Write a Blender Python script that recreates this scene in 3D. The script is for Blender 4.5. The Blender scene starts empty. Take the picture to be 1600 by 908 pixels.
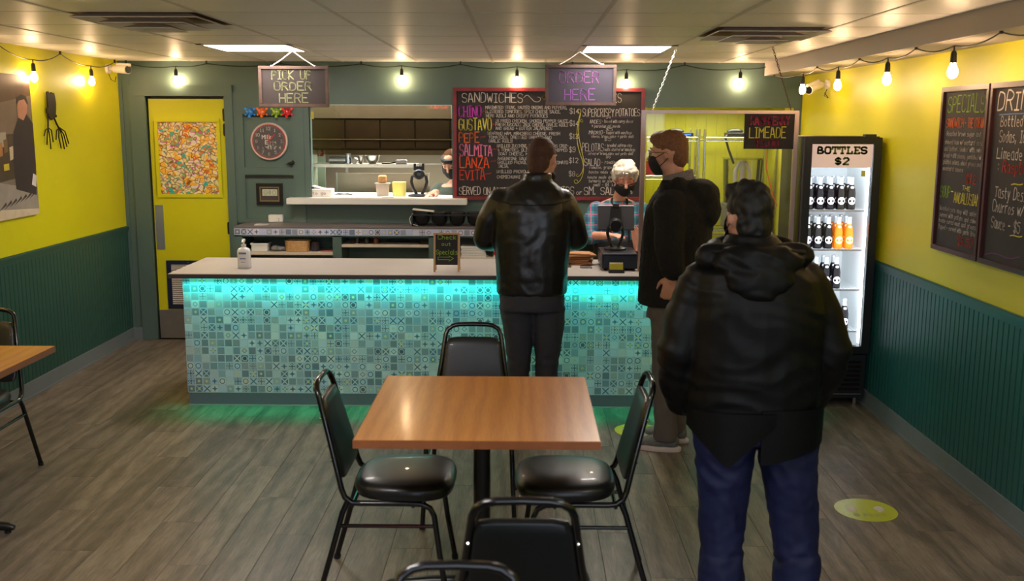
import bpy, bmesh, math, random
import numpy as np
from math import sin, cos, pi, radians, sqrt, atan2
from mathutils import Vector, Matrix, noise

random.seed(7)
SC = bpy.context.scene
COL = SC.collection

# ------------------------------------------------------------------ camera
CAM_H = 1.82
FPX = 1555.0
PITCH, YAW, ROLL = math.atan(261/FPX), math.atan(15/FPX), radians(0.22)
fwd = Vector((-sin(YAW)*cos(PITCH), cos(YAW)*cos(PITCH), -sin(PITCH)))
right0 = fwd.cross(Vector((0, 0, 1))).normalized()
up0 = right0.cross(fwd)
right = cos(ROLL)*right0 + sin(ROLL)*up0
up = -sin(ROLL)*right0 + cos(ROLL)*up0
cd = bpy.data.cameras.new('camera')
cam = bpy.data.objects.new('camera', cd)
COL.objects.link(cam)
m = Matrix((right, up, -fwd)).transposed().to_4x4()
m.translation = (0, 0, CAM_H)
cam.matrix_world = m
cd.sensor_width = 36
cd.lens = FPX*36/1600
cd.clip_start = 0.05
cd.dof.use_dof = True
cd.dof.focus_distance = 6.3
cd.dof.aperture_fstop = 3.2
SC.camera = cam

def at(x, y, Y):
    """the point of the plane at depth Y that a photo pixel shows"""
    d = fwd + right*(x-800)/FPX - up*(y-454)/FPX
    return Vector((0, 0, CAM_H)) + d*(Y/d.y)

# ------------------------------------------------------------------ world, exposure
w = bpy.data.worlds.new('dusk_sky')
SC.world = w
w.use_nodes = True
w.node_tree.nodes['Background'].inputs[0].default_value = (0.8, 0.86, 1.0, 1)
w.node_tree.nodes['Background'].inputs[1].default_value = 1.7
SC.view_settings.view_transform = 'Standard'
SC.view_settings.look = 'None'
SC.view_settings.exposure = 0.0
SC.view_settings.gamma = 1
SC.cycles.max_bounces = 8
SC.cycles.transparent_max_bounces = 16
SC.cycles.sample_clamp_indirect = 4
SC.cycles.use_denoising = True

BULB_L = 150.0      # brightness of the string bulbs
PANEL_L = 31.0       # fluorescent ceiling panels
KITCHEN_W = 60.0    # kitchen tube
LED_W = 5.0        # teal strip under the counter edge
FRIDGE_W = 5.5

def area(name, loc, rot, size, watt, color, size_y=None, spread=None):
    l = bpy.data.lights.new(name, 'AREA')
    l.energy = watt
    l.color = color
    l.size = size
    if size_y:
        l.shape = 'RECTANGLE'
        l.size_y = size_y
    if spread: l.spread = radians(spread)
    o = bpy.data.objects.new(name, l)
    COL.objects.link(o)
    o.location = loc
    o.rotation_euler = rot
    return o

# street daylight entering by the shop window behind the photographer
area('window_daylight', (0.6, -1.55, 1.3), (radians(90), 0, 0), 2.8, 24, (0.75, 0.85, 1.0), 1.5)
# fill lights added under the dining ceiling, out of view
area('dining_fill_light', (-1.16, 1.85, 2.29), (0, 0, 0), 0.56, 38, (1.0, 0.96, 0.94), 0.56)
area('dining_fill_light', (1.28, 1.85, 2.29), (0, 0, 0), 0.56, 10, (1.0, 0.95, 0.9), 0.56)
area('kitchen_tube_light', (-1.15, 8.5, 2.38), (0, 0, 0), 1.4, KITCHEN_W, (1.0, 0.95, 0.86), 0.2)
area('hood_fill_light', (-1.0, 9.4, 1.57), (0, 0, 0), 1.4, 14, (1.0, 0.9, 0.72), 0.3)  # added under the hood to brighten the kitchen
area('alcove_light', (1.5, 8.5, 1.93), (0, 0, 0), 0.9, 10, (1.0, 0.95, 0.75), 0.25)
area('counter_led_strip', (-0.215, 6.212, 0.841), (radians(18), 0, 0), 3.9, LED_W, (0.0, 1.0, 0.66), 0.012, 82)

area('counter_led_strip', (-0.215, 6.185, 0.84), (radians(-5), 0, 0), 3.9, 4.5, (0.0, 1.0, 0.46), 0.012, 44)

# ------------------------------------------------------------------ materials
def lin(c):
    r = []
    for v in c[:3]:
        v = v/255
        r.append(v/12.92 if v <= 0.04045 else ((v+0.055)/1.055)**2.4)
    return (*r, 1)

class G:
    """tiny node graph helper"""
    def __init__(s, name):
        s.m = bpy.data.materials.new(name)
        s.m.use_nodes = True
        s.t = s.m.node_tree
        s.b = s.t.nodes['Principled BSDF']
        s.out = s.t.nodes['Material Output']
    def n(s, kind, **kw):
        n = s.t.nodes.new(kind)
        for k, v in kw.items(): setattr(n, k, v)
        return n
    def l(s, a, b): s.t.links.new(a, b)
    def put(s, sock, v):
        if hasattr(v, 'is_linked') or isinstance(v, bpy.types.NodeSocket): s.l(v, sock)
        else: sock.default_value = v
    def math(s, op, a, b=0.0, c=None):
        n = s.n('ShaderNodeMath', operation=op)
        s.put(n.inputs[0], a); s.put(n.inputs[1], b)
        if c is not None: s.put(n.inputs[2], c)
        return n.outputs[0]
    def mix(s, fac, a, b, mode='MIX'):
        n = s.n('ShaderNodeMix', data_type='RGBA', blend_type=mode)
        s.put(n.inputs[0], fac); s.put(n.inputs[6], a); s.put(n.inputs[7], b)
        return n.outputs[2]
    def pos(s): return s.n('ShaderNodeNewGeometry').outputs['Position']
    def obj(s): return s.n('ShaderNodeTexCoord').outputs['Object']
    def mapping(s, v, scale=(1, 1, 1), loc=(0, 0, 0), rot=(0, 0, 0)):
        n = s.n('ShaderNodeMapping')
        s.l(v, n.inputs[0])
        s.put(n.inputs[3], scale); s.put(n.inputs[1], loc); s.put(n.inputs[2], rot)
        return n.outputs[0]
    def noise(s, v, scale, detail=3, rough=0.5, dist=0.0):
        n = s.n('ShaderNodeTexNoise')
        s.l(v, n.inputs['Vector'])
        n.inputs['Scale'].default_value = scale
        n.inputs['Detail'].default_value = detail
        n.inputs['Roughness'].default_value = rough
        n.inputs['Distortion'].default_value = dist
        return n.outputs[0]
    def ramp(s, fac, stops):
        n = s.n('ShaderNodeValToRGB')
        s.l(fac, n.inputs[0])
        e = n.color_ramp.elements
        while len(e) < len(stops): e.new(0.5)
        for i, (p, c) in enumerate(stops):
            e[i].position = p; e[i].color = c
        return n.outputs[0]
    def bump(s, h, strength, dist=0.01):
        n = s.n('ShaderNodeBump')
        n.inputs['Strength'].default_value = strength
        n.inputs['Distance'].default_value = dist
        s.l(h, n.inputs['Height'])
        s.l(n.outputs[0], s.b.inputs['Normal'])

_mats = {}
def mat(name, rgb, rough=0.5, metal=0.0, var=0.0, vscale=6.0, bump=0.0, bscale=60.0, coat=0.0, emit=0.0, sheen=0.0, rvar=0.0):
    if name in _mats: return _mats[name]
    g = G(name)
    b = g.b
    c = lin(rgb)
    b.inputs['Base Color'].default_value = c
    b.inputs['Roughness'].default_value = rough
    b.inputs['Metallic'].default_value = metal
    b.inputs['Coat Weight'].default_value = coat
    b.inputs['Sheen Weight'].default_value = sheen
    g.m.diffuse_color = c
    if var or rvar:
        nz = g.noise(g.obj(), vscale, 4, 0.6)
        if var:
            d = tuple(x*(1-var) for x in c[:3])+(1,)
            u = tuple(min(1, x*(1+var)) for x in c[:3])+(1,)
            g.l(g.ramp(nz, [(0.3, d), (0.7, u)]), b.inputs['Base Color'])
        if rvar:
            g.l(g.math('MULTIPLY_ADD', nz, rvar, rough-rvar/2), b.inputs['Roughness'])
    if bump:
        g.bump(g.noise(g.obj(), bscale, 3), bump, 0.004)
    if emit:
        b.inputs['Emission Color'].default_value = c
        b.inputs['Emission Strength'].default_value = emit
    _mats[name] = g.m
    return g.m

def glass(name, tint=(255, 255, 255), refl=1.0, rough=0.02):
    """thin clear sheet: transparent with a Fresnel reflection"""
    if name in _mats: return _mats[name]
    g = G(name)
    g.t.nodes.remove(g.b)
    tr = g.n('ShaderNodeBsdfTransparent'); tr.inputs[0].default_value = lin(tint)
    gl = g.n('ShaderNodeBsdfGlossy'); gl.inputs['Roughness'].default_value = rough
    fr = g.n('ShaderNodeFresnel'); fr.inputs[0].default_value = 1.5
    mx = g.n('ShaderNodeMixShader')
    g.l(g.math('MULTIPLY', fr.outputs[0], refl), mx.inputs[0])
    g.l(tr.outputs[0], mx.inputs[1]); g.l(gl.outputs[0], mx.inputs[2])
    g.l(mx.outputs[0], g.out.inputs[0])
    _mats[name] = g.m
    return g.m

# ------------------------------------------------------------------ object helpers
def tag(o, label=None, cat=None, group=None, kind=None):
    if label: o['label'] = label
    if cat: o['category'] = cat
    if group: o['group'] = group
    if kind: o['kind'] = kind
    return o

def thing(name, label, cat, loc=(0, 0, 0), rz=0.0, group=None):
    o = bpy.data.objects.new(name, None)
    COL.objects.link(o)
    o.location = loc
    o.rotation_euler = (0, 0, rz)
    o.empty_display_size = 0.1
    return tag(o, label, cat, group)

def link(name, me, parent=None):
    o = bpy.data.objects.new(name, me)
    COL.objects.link(o)
    if parent is not None: o.parent = parent
    return o

def dup(root, loc, rz=None, label=None, name=None):
    r = root.copy(); COL.objects.link(r)
    r.location = loc
    if rz is not None: r.rotation_euler = (0, 0, rz)
    if label: r['label'] = label
    for ch in list(root.children):
        c = ch.copy(); COL.objects.link(c); c.parent = r
        for gch in list(ch.children):
            d = gch.copy(); COL.objects.link(d); d.parent = c
    return r

class MB:
    def __init__(s):
        s.v = []; s.f = []
    def add(s, vs, fs):
        k = len(s.v)
        s.v += [tuple(v) for v in vs]
        s.f += [tuple(i+k for i in f) for f in fs]
        return s
    def box(s, x0, x1, y0, y1, z0, z1):
        vs = [(x, y, z) for z in (z0, z1) for y in (y0, y1) for x in (x0, x1)]
        return s.add(vs, [(0, 2, 3, 1), (4, 5, 7, 6), (0, 1, 5, 4), (1, 3, 7, 5), (3, 2, 6, 7), (2, 0, 4, 6)])
    def cbox(s, c, d, rot=None):
        vs = [Vector((x*d[0]/2, y*d[1]/2, z*d[2]/2)) for z in (-1, 1) for y in (-1, 1) for x in (-1, 1)]
        if rot is not None: vs = [rot @ v for v in vs]
        vs = [v+Vector(c) for v in vs]
        return s.add(vs, [(0, 2, 3, 1), (4, 5, 7, 6), (0, 1, 5, 4), (1, 3, 7, 5), (3, 2, 6, 7), (2, 0, 4, 6)])
    def cbev(s, x0, x1, y0, y1, z0, z1, r=0.004):
        """box whose eight long edges around are chamfered (24 verts)"""
        vs = []; 
        for (z, i) in ((z0, r), (z0+r, 0), (z1-r, 0), (z1, r)):
            a0, a1, b0, b1 = x0+i, x1-i, y0+i, y1-i
            c = r
            vs += [(a0+c, b0, z), (a1-c, b0, z), (a1, b0+c, z), (a1, b1-c, z), (a1-c, b1, z), (a0+c, b1, z), (a0, b1-c, z), (a0, b0+c, z)]
        fs = [tuple(reversed(range(8))), tuple(range(24, 32))]
        for k in range(3):
            for i in range(8):
                j = (i+1) % 8
                fs.append((k*8+i, k*8+j, k*8+8+j, k*8+8+i))
        return s.add(vs, fs)
    def ring(s, c, ax, r, n, ry=None):
        ax = Vector(ax).normalized()
        a = ax.orthogonal().normalized() if abs(ax.z) < 0.999 else Vector((1, 0, 0))
        b = ax.cross(a)
        ry = r if ry is None else ry
        return [Vector(c)+a*r*cos(2*pi*i/n)+b*ry*sin(2*pi*i/n) for i in range(n)]
    def rings(s, rs, cap=True, closed=False):
        n = len(rs[0]); k = len(s.v)
        for r in rs: s.v += [tuple(v) for v in r]
        m_ = len(rs)
        for q in range(m_ if closed else m_-1):
            q2 = (q+1) % m_
            for i in range(n):
                j = (i+1) % n
                s.f.append((k+q*n+i, k+q*n+j, k+q2*n+j, k+q2*n+i))
        if cap and not closed:
            s.f.append(tuple(k+i for i in reversed(range(n))))
            s.f.append(tuple(k+(m_-1)*n+i for i in range(n)))
        return s
    def cyl(s, p0, p1, r0, r1=None, n=16):
        r1 = r0 if r1 is None else r1
        ax = Vector(p1)-Vector(p0)
        return s.rings([s.ring(p0, ax, r0, n), s.ring(p1, ax, r1, n)])
    def tube(s, pts, r, n=8, closed=False):
        pts = [Vector(p) for p in pts]
        rs = []
        m_ = len(pts)
        t0 = None; a = None
        for i, p in enumerate(pts):
            if closed: t = pts[(i+1) % m_]-pts[i-1]
            else: t = pts[min(i+1, m_-1)]-pts[max(i-1, 0)]
            t.normalize()
            if a is None: a = t.orthogonal().normalized()
            else:
                a = (a - t*a.dot(t))
                if a.length < 1e-6: a = t.orthogonal()
                a.normalize()
            b = t.cross(a)
            rr = r[i] if isinstance(r, (list, tuple)) else r
            rs.append([p+a*rr*cos(2*pi*k/n)+b*rr*sin(2*pi*k/n) for k in range(n)])
        return s.rings(rs, True, closed)
    def lathe(s, prof, c=(0, 0, 0), n=20, axis=None):
        rs = []
        for (r, h) in prof:
            r = max(r, 1e-4)
            ring = [Vector((r*cos(2*pi*i/n), r*sin(2*pi*i/n), h)) for i in range(n)]
            if axis is not None:
                q = Vector((0, 0, 1)).rotation_difference(Vector(axis))
                ring = [q @ v for v in ring]
            rs.append([v+Vector(c) for v in ring])
        return s.rings(rs)
    def ell(s, c, r, rot=None, nu=16, nv=10):
        if isinstance(r, (int, float)): r = (r, r, r)
        rs = []
        for j in range(nv+1):
            th = pi*j/nv
            q = max(sin(th), 1e-3)
            ring = [Vector((r[0]*q*cos(2*pi*i/nu), r[1]*q*sin(2*pi*i/nu), -r[2]*cos(th))) for i in range(nu)]
            if rot is not None: ring = [rot @ v for v in ring]
            rs.append([v+Vector(c) for v in ring])
        return s.rings(rs)
    def cap(s, p0, p1, r0, r1, n=14):
        """tapered capsule"""
        p0, p1 = Vector(p0), Vector(p1)
        ax = (p1-p0).normalized()
        rs = []
        for t in (-0.98, -0.8, -0.45, 0):
            rs.append(s.ring(p0+ax*r0*t, ax, r0*sqrt(max(1-t*t, 0.001)), n))
        for t in (0, 0.45, 0.8, 0.98):
            rs.append(s.ring(p1+ax*r1*t, ax, r1*sqrt(max(1-t*t, 0.001)), n))
        return s.rings(rs)
    def loft(s, secs, n=24, rot=0.0):
        """secs: (cx, cy, z, rx, ry, squareness)"""
        rs = []
        for q in secs:
            cx, cy, z, rx, ry = q[:5]
            e = q[5] if len(q) > 5 else 2.3
            ring = []
            for i in range(n):
                t = 2*pi*i/n
                c_, s_ = cos(t), sin(t)
                ring.append(Vector((cx+rx*abs(c_)**(2/e)*(1 if c_ >= 0 else -1), cy+ry*abs(s_)**(2/e)*(1 if s_ >= 0 else -1), z)))
            rs.append(ring)
        return s.rings(rs)
    def prism(s, poly, y0, y1):
        """polygon in x,z pushed along y (front y0)"""
        n = len(poly); k = len(s.v)
        s.v += [(x, y0, z) for x, z in poly]+[(x, y1, z) for x, z in poly]
        s.f.append(tuple(k+i for i in range(n)))
        s.f.append(tuple(k+n+i for i in reversed(range(n))))
        for i in range(n):
            j = (i+1) % n
            s.f.append((k+i, k+n+i, k+n+j, k+j))
        return s
    def mesh(s, name, mt=None, smooth=False, bevel=0.0):
        me = bpy.data.meshes.new(name)
        me.from_pydata(s.v, [], s.f)
        bm = bmesh.new(); bm.from_mesh(me)
        if bevel:
            bmesh.ops.remove_doubles(bm, verts=bm.verts, dist=1e-5)
            es = [e for e in bm.edges if len(e.link_faces) == 2 and e.calc_face_angle(0) > 0.6]
            bmesh.ops.bevel(bm, geom=es, offset=bevel, segments=2, affect='EDGES', clamp_overlap=True)
        bmesh.ops.recalc_face_normals(bm, faces=bm.faces)
        if smooth:
            for f in bm.faces: f.smooth = True
            for e in bm.edges:
                if len(e.link_faces) == 2 and e.calc_face_angle(0) > 0.7: e.smooth = False
        bm.to_mesh(me); bm.free()
        if mt: me.materials.append(mt)
        return me
    def build(s, name, mt, parent=None, smooth=False, bevel=0.0):
        return link(name, s.mesh(name, mt, smooth, bevel), parent)

def arc(c, r, a0, a1, n, plane='xz'):
    o = []
    for i in range(n+1):
        a = radians(a0+(a1-a0)*i/n)
        u, v = c[0]+r*cos(a), c[1]+r*sin(a)
        o.append((u, v))
    return o

def remesh(mb, name, mt, parent, voxel=0.01, smooth=6, disp=None, flat=True):
    """fuse overlapping solids into ONE continuous surface"""
    tmp = bpy.data.objects.new('tmp', mb.mesh('tmp'))
    COL.objects.link(tmp)
    md = tmp.modifiers.new('r', 'REMESH'); md.mode = 'VOXEL'; md.voxel_size = voxel; md.use_smooth_shade = True
    if smooth:
        ms = tmp.modifiers.new('s', 'SMOOTH'); ms.factor = 0.5; ms.iterations = smooth
    dg = bpy.context.evaluated_depsgraph_get()
    dg.update()
    me = bpy.data.meshes.new_from_object(tmp.evaluated_get(dg))
    me.name = name
    old = tmp.data
    bpy.data.objects.remove(tmp); bpy.data.meshes.remove(old)
    if disp:
        n = len(me.vertices)
        co = np.empty(n*3); me.vertices.foreach_get('co', co); co = co.reshape(-1, 3)
        no = np.empty(n*3); me.vertices.foreach_get('normal', no); no = no.reshape(-1, 3)
        d = np.array([disp(Vector(p)) for p in co])
        co = co + no*d[:, None]
        me.vertices.foreach_set('co', co.ravel())
    me.polygons.foreach_set('use_smooth', [True]*len(me.polygons))
    me.materials.clear(); me.materials.append(mt)
    me.update()
    return link(name, me, parent)

# ------------------------------------------------------------------ hand lettering (strokes, digits are x,y on a 4 x 6 grid; a,b = -1,-2)
F = {
'A': '00 16 26 40|12 32', 'B': '00 06 26 35 34 23 03|23 42 41 30 00', 'C': '45 36 16 05 01 10 30 41', 'D': '00 06 26 45 41 20 00',
'E': '46 06 00 40|03 33', 'F': '46 06 00|03 33', 'G': '45 36 16 05 01 10 30 41 43 23', 'H': '06 00|46 40|03 43', 'I': '06 26 46|26 20|00 20 40',
'J': '06 46|36 31 20 10 01', 'K': '06 00|46 03 40', 'L': '06 00 40', 'M': '00 06 23 46 40', 'N': '00 06 40 46', 'O': '16 05 01 10 30 41 45 36 16',
'P': '00 06 26 45 44 33 03', 'Q': '16 05 01 10 30 41 45 36 16|22 40', 'R': '00 06 26 45 44 33 03|23 40', 'S': '45 36 16 05 04 13 33 42 41 30 10 01',
'T': '06 46|26 20', 'U': '06 01 10 30 41 46', 'V': '06 20 46', 'W': '06 10 24 30 46', 'X': '06 40|46 00', 'Y': '06 23 46|23 20', 'Z': '06 46 00 40',
'0': '16 05 01 10 30 41 45 36 16', '1': '15 26 20|10 30', '2': '05 16 36 45 44 00 40', '3': '05 16 36 45 34 23 32 41 30 10 01|13 23', '4': '30 36 02 42',
'5': '46 06 04 34 43 41 30 10 01', '6': '45 36 16 05 01 10 30 41 42 33 13 02', '7': '06 46 10', '8': '13 04 05 16 36 45 44 33 13 02 01 10 30 41 42 33',
'9': '01 10 30 41 45 36 16 05 04 13 33 44', '$': '45 36 16 05 04 13 33 42 41 30 10 01|27 2a', '.': '10 11', ',': '11 0a', '-': '03 33', '~': '02 14 33 45',
'+': '03 43|25 21', '&': '40 04 15 26 35 34 01 10 20 42', '/': '00 46', '!': '16 12|10 11', "'": '26 25', ':': '10 11|14 15', '%': '06 05|40 41|00 46',
'a': '34 14 03 01 10 30|34 30 40', 'b': '06 00 30 31 33 24 03', 'c': '33 14 03 01 10 30', 'd': '36 30 10 01 03 14 34', 'e': '02 32 33 14 03 01 10 30',
'f': '36 26 15 10|03 33', 'g': '34 14 03 02 11 31|34 3b 1b 0a', 'h': '06 00|02 14 24 33 30', 'i': '14 10|15 16', 'j': '24 2b 0b|25 26', 'k': '06 00|34 02 30',
'l': '16 10 20', 'm': '04 00|03 14 23 20|23 34 43 40', 'n': '04 00|02 14 24 33 30', 'o': '14 03 01 10 20 31 33 24 14', 'p': '04 0b|03 14 24 33 31 20 01',
'q': '34 14 03 01 10 31|34 3b', 'r': '04 00|02 14 34', 's': '34 14 03 32 30 10 00', 't': '16 11 20 30|04 34', 'u': '04 01 10 20 31|34 30', 'v': '04 10 34',
'w': '04 10 23 30 44', 'x': '04 30|34 00', 'y': '04 11|34 1b 0b', 'z': '04 34 00 30', ' ': ''}
NARROW = {'I': 0.7, '1': 0.6, '.': 0.4, ',': 0.4, 'i': 0.45, 'l': 0.45, '!': 0.4, "'": 0.4, ' ': 0.6, 'j': 0.6, 't': 0.8, 'f': 0.8, 'W': 1.15, 'M': 1.1, ':': .4, '-': 0.9}

def _pt(tk):
    y = {'a': -1, 'b': -2}.get(tk[1])
    return (int(tk[0]), int(tk[1]) if y is None else y)

def chaikin(p):
    if len(p) < 4: return p
    o = [p[0]]
    for a, b in zip(p, p[1:]):
        o += [(a[0]*.75+b[0]*.25, a[1]*.75+b[1]*.25), (a[0]*.25+b[0]*.75, a[1]*.25+b[1]*.75)]
    return o+[p[-1]]

def ribbon(mb, pts, t, y):
    """flat stroke of width t in the x,z plane at depth y facing -y"""
    for a, b in zip(pts, pts[1:]):
        dx, dz = b[0]-a[0], b[1]-a[1]
        L = sqrt(dx*dx+dz*dz)
        if L < 1e-7: continue
        ux, uz = dx/L*t/2, dz/L*t/2
        a2 = (a[0]-ux*.6, a[1]-uz*.6); b2 = (b[0]+ux*.6, b[1]+uz*.6)
        k = len(mb.v)
        mb.v += [(a2[0]+uz, y, a2[1]-ux), (b2[0]+uz, y, b2[1]-ux), (b2[0]-uz, y, b2[1]+ux), (a2[0]-uz, y, a2[1]+ux)]
        mb.f.append((k, k+1, k+2, k+3))

def write(mb, s, x0, x1, zt, zb, t=0.003, y=0.0, jit=0.15, slant=0.0, seed=None):
    """letter string s into the rectangle x0..x1, top zt, base zb"""
    rnd = random.Random(seed if seed is not None else hash_s(s))
    adv = []
    for ch in s: adv.append((NARROW.get(ch, 1.0 if ch.isupper() or ch.isdigit() or ch in '$&' else 0.85))*4+1.3)
    tot = sum(adv)-1.3
    sx = (x1-x0)/tot; sz = (zt-zb)/6
    x = 0
    for ch, ad in zip(s, adv):
        if ch.islower() and ch not in F: ch = ch.upper()
        g = F.get(ch, '')
        nw = NARROW.get(ch, 1.0 if not ch.islower() else 0.95)
        js = 1+rnd.uniform(-jit, jit)*0.5; jz = rnd.uniform(-jit, jit)*0.8
        for st in g.split('|'):
            if not st: continue
            p = [_pt(tk) for tk in st.split()]
            if ch in 'BCDGJOPQRSU0235689&$~acdegopqhbnmursf': p = chaikin(p)
            q = [(x0+(x+px*nw+slant*pz)*sx+rnd.uniform(-jit, jit)*.25*sx, zb+(pz*js+jz)*sz) for px, pz in p]
            ribbon(mb, q, t, y)
        x += ad

def hash_s(s):
    h = 17
    for c in s: h = (h*31+ord(c)) & 0xffffff
    return h
# ================================================================== SETTING
XL, XR, YB, ZC, YF = -3.29, 2.27, 8.245, 2.31, -1.6
yellow = mat('yellow_paint', (212, 206, 14), 0.45, var=0.04, vscale=1.5, bump=0.08, bscale=120)
green = mat('dark_green_paint', (84, 106, 100), 0.45, var=0.05, vscale=2.0, bump=0.05)
wains = mat('deep_green_paint', (42, 82, 72), 0.4, var=0.06, vscale=3.0)
wains_r = mat('teal_green_paint', (30, 88, 86), 0.4, var=0.06, vscale=3.0)
white = mat('white_paint', (235, 232, 226), 0.4)
greytrim = mat('grey_vinyl_base', (112, 122, 126), 0.4, var=0.05)
black = mat('black_plastic', (18, 18, 20), 0.35)
blackm = mat('black_matte', (14, 14, 15), 0.7)
steel = mat('stainless_steel', (190, 188, 182), 0.3, metal=1.0, rvar=0.15, vscale=12)
chrome = mat('chrome', (225, 225, 228), 0.12, metal=1.0)

# ---- floor planks
def plank_mat():
    g = G('grey_brown_vinyl_plank')
    oi = g.n('ShaderNodeObjectInfo')
    off = g.n('ShaderNodeCombineXYZ')
    g.l(g.math('MULTIPLY', oi.outputs['Random'], 37.0), off.inputs[0])
    g.l(g.math('MULTIPLY', oi.outputs['Random'], 91.0), off.inputs[1])
    ad = g.n('ShaderNodeVectorMath', operation='ADD')
    g.l(g.obj(), ad.inputs[0]); g.l(off.outputs[0], ad.inputs[1])
    v = ad.outputs[0]
    warp = g.noise(g.mapping(v, (3.0, 1.1, 1)), 2.2, 4, 0.6, 1.2)
    wv = g.n('ShaderNodeTexWave', wave_type='BANDS', bands_direction='X')
    g.l(g.mapping(v, (1.0, 0.13, 1)), wv.inputs['Vector'])
    wv.inputs['Scale'].default_value = 2.6
    wv.inputs['Distortion'].default_value = 13.0
    wv.inputs['Detail'].default_value = 3
    wv.inputs['Detail Scale'].default_value = 1.6
    fine = g.noise(g.mapping(v, (60, 4, 1)), 2.0, 4, 0.7)
    c1 = g.ramp(wv.outputs[0], [(0.0, lin((84, 76, 68))), (0.45, lin((112, 103, 93))), (1.0, lin((134, 124, 113)))])
    c2 = g.ramp(fine, [(0.35, lin((88, 80, 72))), (0.65, lin((150, 140, 128)))])
    c = g.mix(0.45, c1, c2)
    c3 = g.ramp(warp, [(0.35, (0.62, 0.6, 0.58, 1)), (0.65, (1.15, 1.13, 1.1, 1))])
    c = g.mix(0.8, c, c3, 'MULTIPLY')
    tone = g.ramp(oi.outputs['Random'], [(0.0, (0.84, 0.84, 0.84, 1)), (1.0, (1.1, 1.08, 1.05, 1))])
    g.l(g.mix(1.0, c, tone, 'MULTIPLY'), g.b.inputs['Base Color'])
    g.b.inputs['Roughness'].default_value = 0.42
    g.b.inputs['Specular IOR Level'].default_value = 0.4
    g.bump(fine, 0.12, 0.002)
    return g.m
pm = plank_mat()
floor = MB().box(XL-0.1, XR+0.1, YF, YB+2.6, -0.06, -0.004).build('floor', mat('dark_subfloor', (40, 36, 32), 0.8))
tag(floor, kind='structure')
PW, PL = 0.182, 1.22
plank = MB().cbev(0.0007, PW-0.0007, 0.0007, PL-0.0007, -0.0038, 0.0, 0.0008).mesh('plank', pm)
nx = int((XR-XL)/PW)+1
cut_cache = {}
for i in range(nx):
    x = XL+i*PW
    y = 2.3 - ((i*0.37) % 1.0)*PL
    while y < YB:
        L = min(PL, YB-y); W = min(PW, XR-x)
        if L > 0.03 and W > 0.02 and y+PL > 2.0:
            if L == PL and W == PW: me = plank
            else: me = MB().cbev(0.0007, W-0.0007, 0.0007, L-0.0007, -0.0038, 0.0, 0.0008).mesh('plank', pm)
            o = link('plank', me, floor); o.location = (x, y, 0)
        y += PL
# the floor nearest the shop window, out of the picture, as one piece
tag(MB().box(XL, XR, YF, 1.0, -0.004, 0.0).build('plank_field', pm, floor), kind='stuff')

# ---- ceiling
tile_m = mat('ceiling_tile_white', (240, 234, 230), 0.42, var=0.025, vscale=2.0)
grid_m = mat('ceiling_grid', (206, 199, 192), 0.5)
ceil = MB().box(XL-0.1, XR+0.1, YF, YB+0.1, ZC+0.02, ZC+0.08).build('ceiling', mat('ceiling_backing', (150, 145, 140), 0.8))
tag(ceil, kind='structure')
GX = [-3.29+0.61*k for k in range(10)]
GY = [8.27-0.61*k for k in range(17)]
ctile = MB().cbev(0.008, 0.602, 0.0065, 0.6035, 0.0, 0.012, 0.0012).mesh('ceiling_tile', tile_m)
panel_cells = {(2, 2), (6, 2)}
vent_cells = {(2, 5), (7, 4)}
for k, gx in enumerate(GX[:-1]):
    for q in range(1, len(GY)):
        if (k, q-1) in panel_cells or (k, q-1) in vent_cells: continue
        x1 = min(gx+0.61, XR)
        if GY[q] < 2.6 and q % 1 == 0 and GY[q] < 1.2: continue
        o = link('ceiling_tile', ctile, ceil); o.location = (gx, GY[q], ZC)
        if gx+0.61 > XR: o.scale = ((XR-gx)/0.61, 1, 1)
MB().box(XL, XR, YF, 1.2, ZC, ZC+0.012).build('ceiling_tile_field', tile_m, ceil)['kind'] = 'stuff'
for gx in GX[1:]:
    if gx < XR: MB().box(gx-0.009, gx+0.009, YF, YB, ZC-0.003, ZC+0.018).build('grid_bar', grid_m, ceil)
for gy in GY[1:12]:
    MB().box(XL, XR, gy-0.008, gy+0.008, ZC-0.0008, ZC+0.018).build('grid_bar', grid_m, ceil)

emit_panel = mat('lit_diffuser', (255, 246, 236), 0.5, emit=PANEL_L)
for (k, q), lb in zip(sorted(panel_cells), ('lit square ceiling light above the pick up sign', 'lit square ceiling light beside the order here sign chains')):
    gx, gy = GX[k], GY[q+1]
    t = thing('ceiling_light', lb, 'ceiling light', (gx+0.305, gy+0.305, ZC), 0, 'lit ceiling panels')
    fr = MB()
    for a in (-1, 1):
        fr.box(a*0.285-0.02, a*0.285+0.02, -0.305, 0.305, -0.008, 0.02)
        fr.box(-0.305, 0.305, a*0.285-0.02, a*0.285+0.02, -0.0075, 0.02)
    fr.build('frame', white, t)
    MB().box(-0.266, 0.266, -0.266, 0.266, -0.004, 0.012).build('diffuser', emit_panel, t)
vent_m = mat('vent_grey_enamel', (206, 198, 190), 0.4)
vdark = mat('vent_backing_brown', (110, 80, 60), 0.6)  # brown backing behind the louvres
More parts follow.
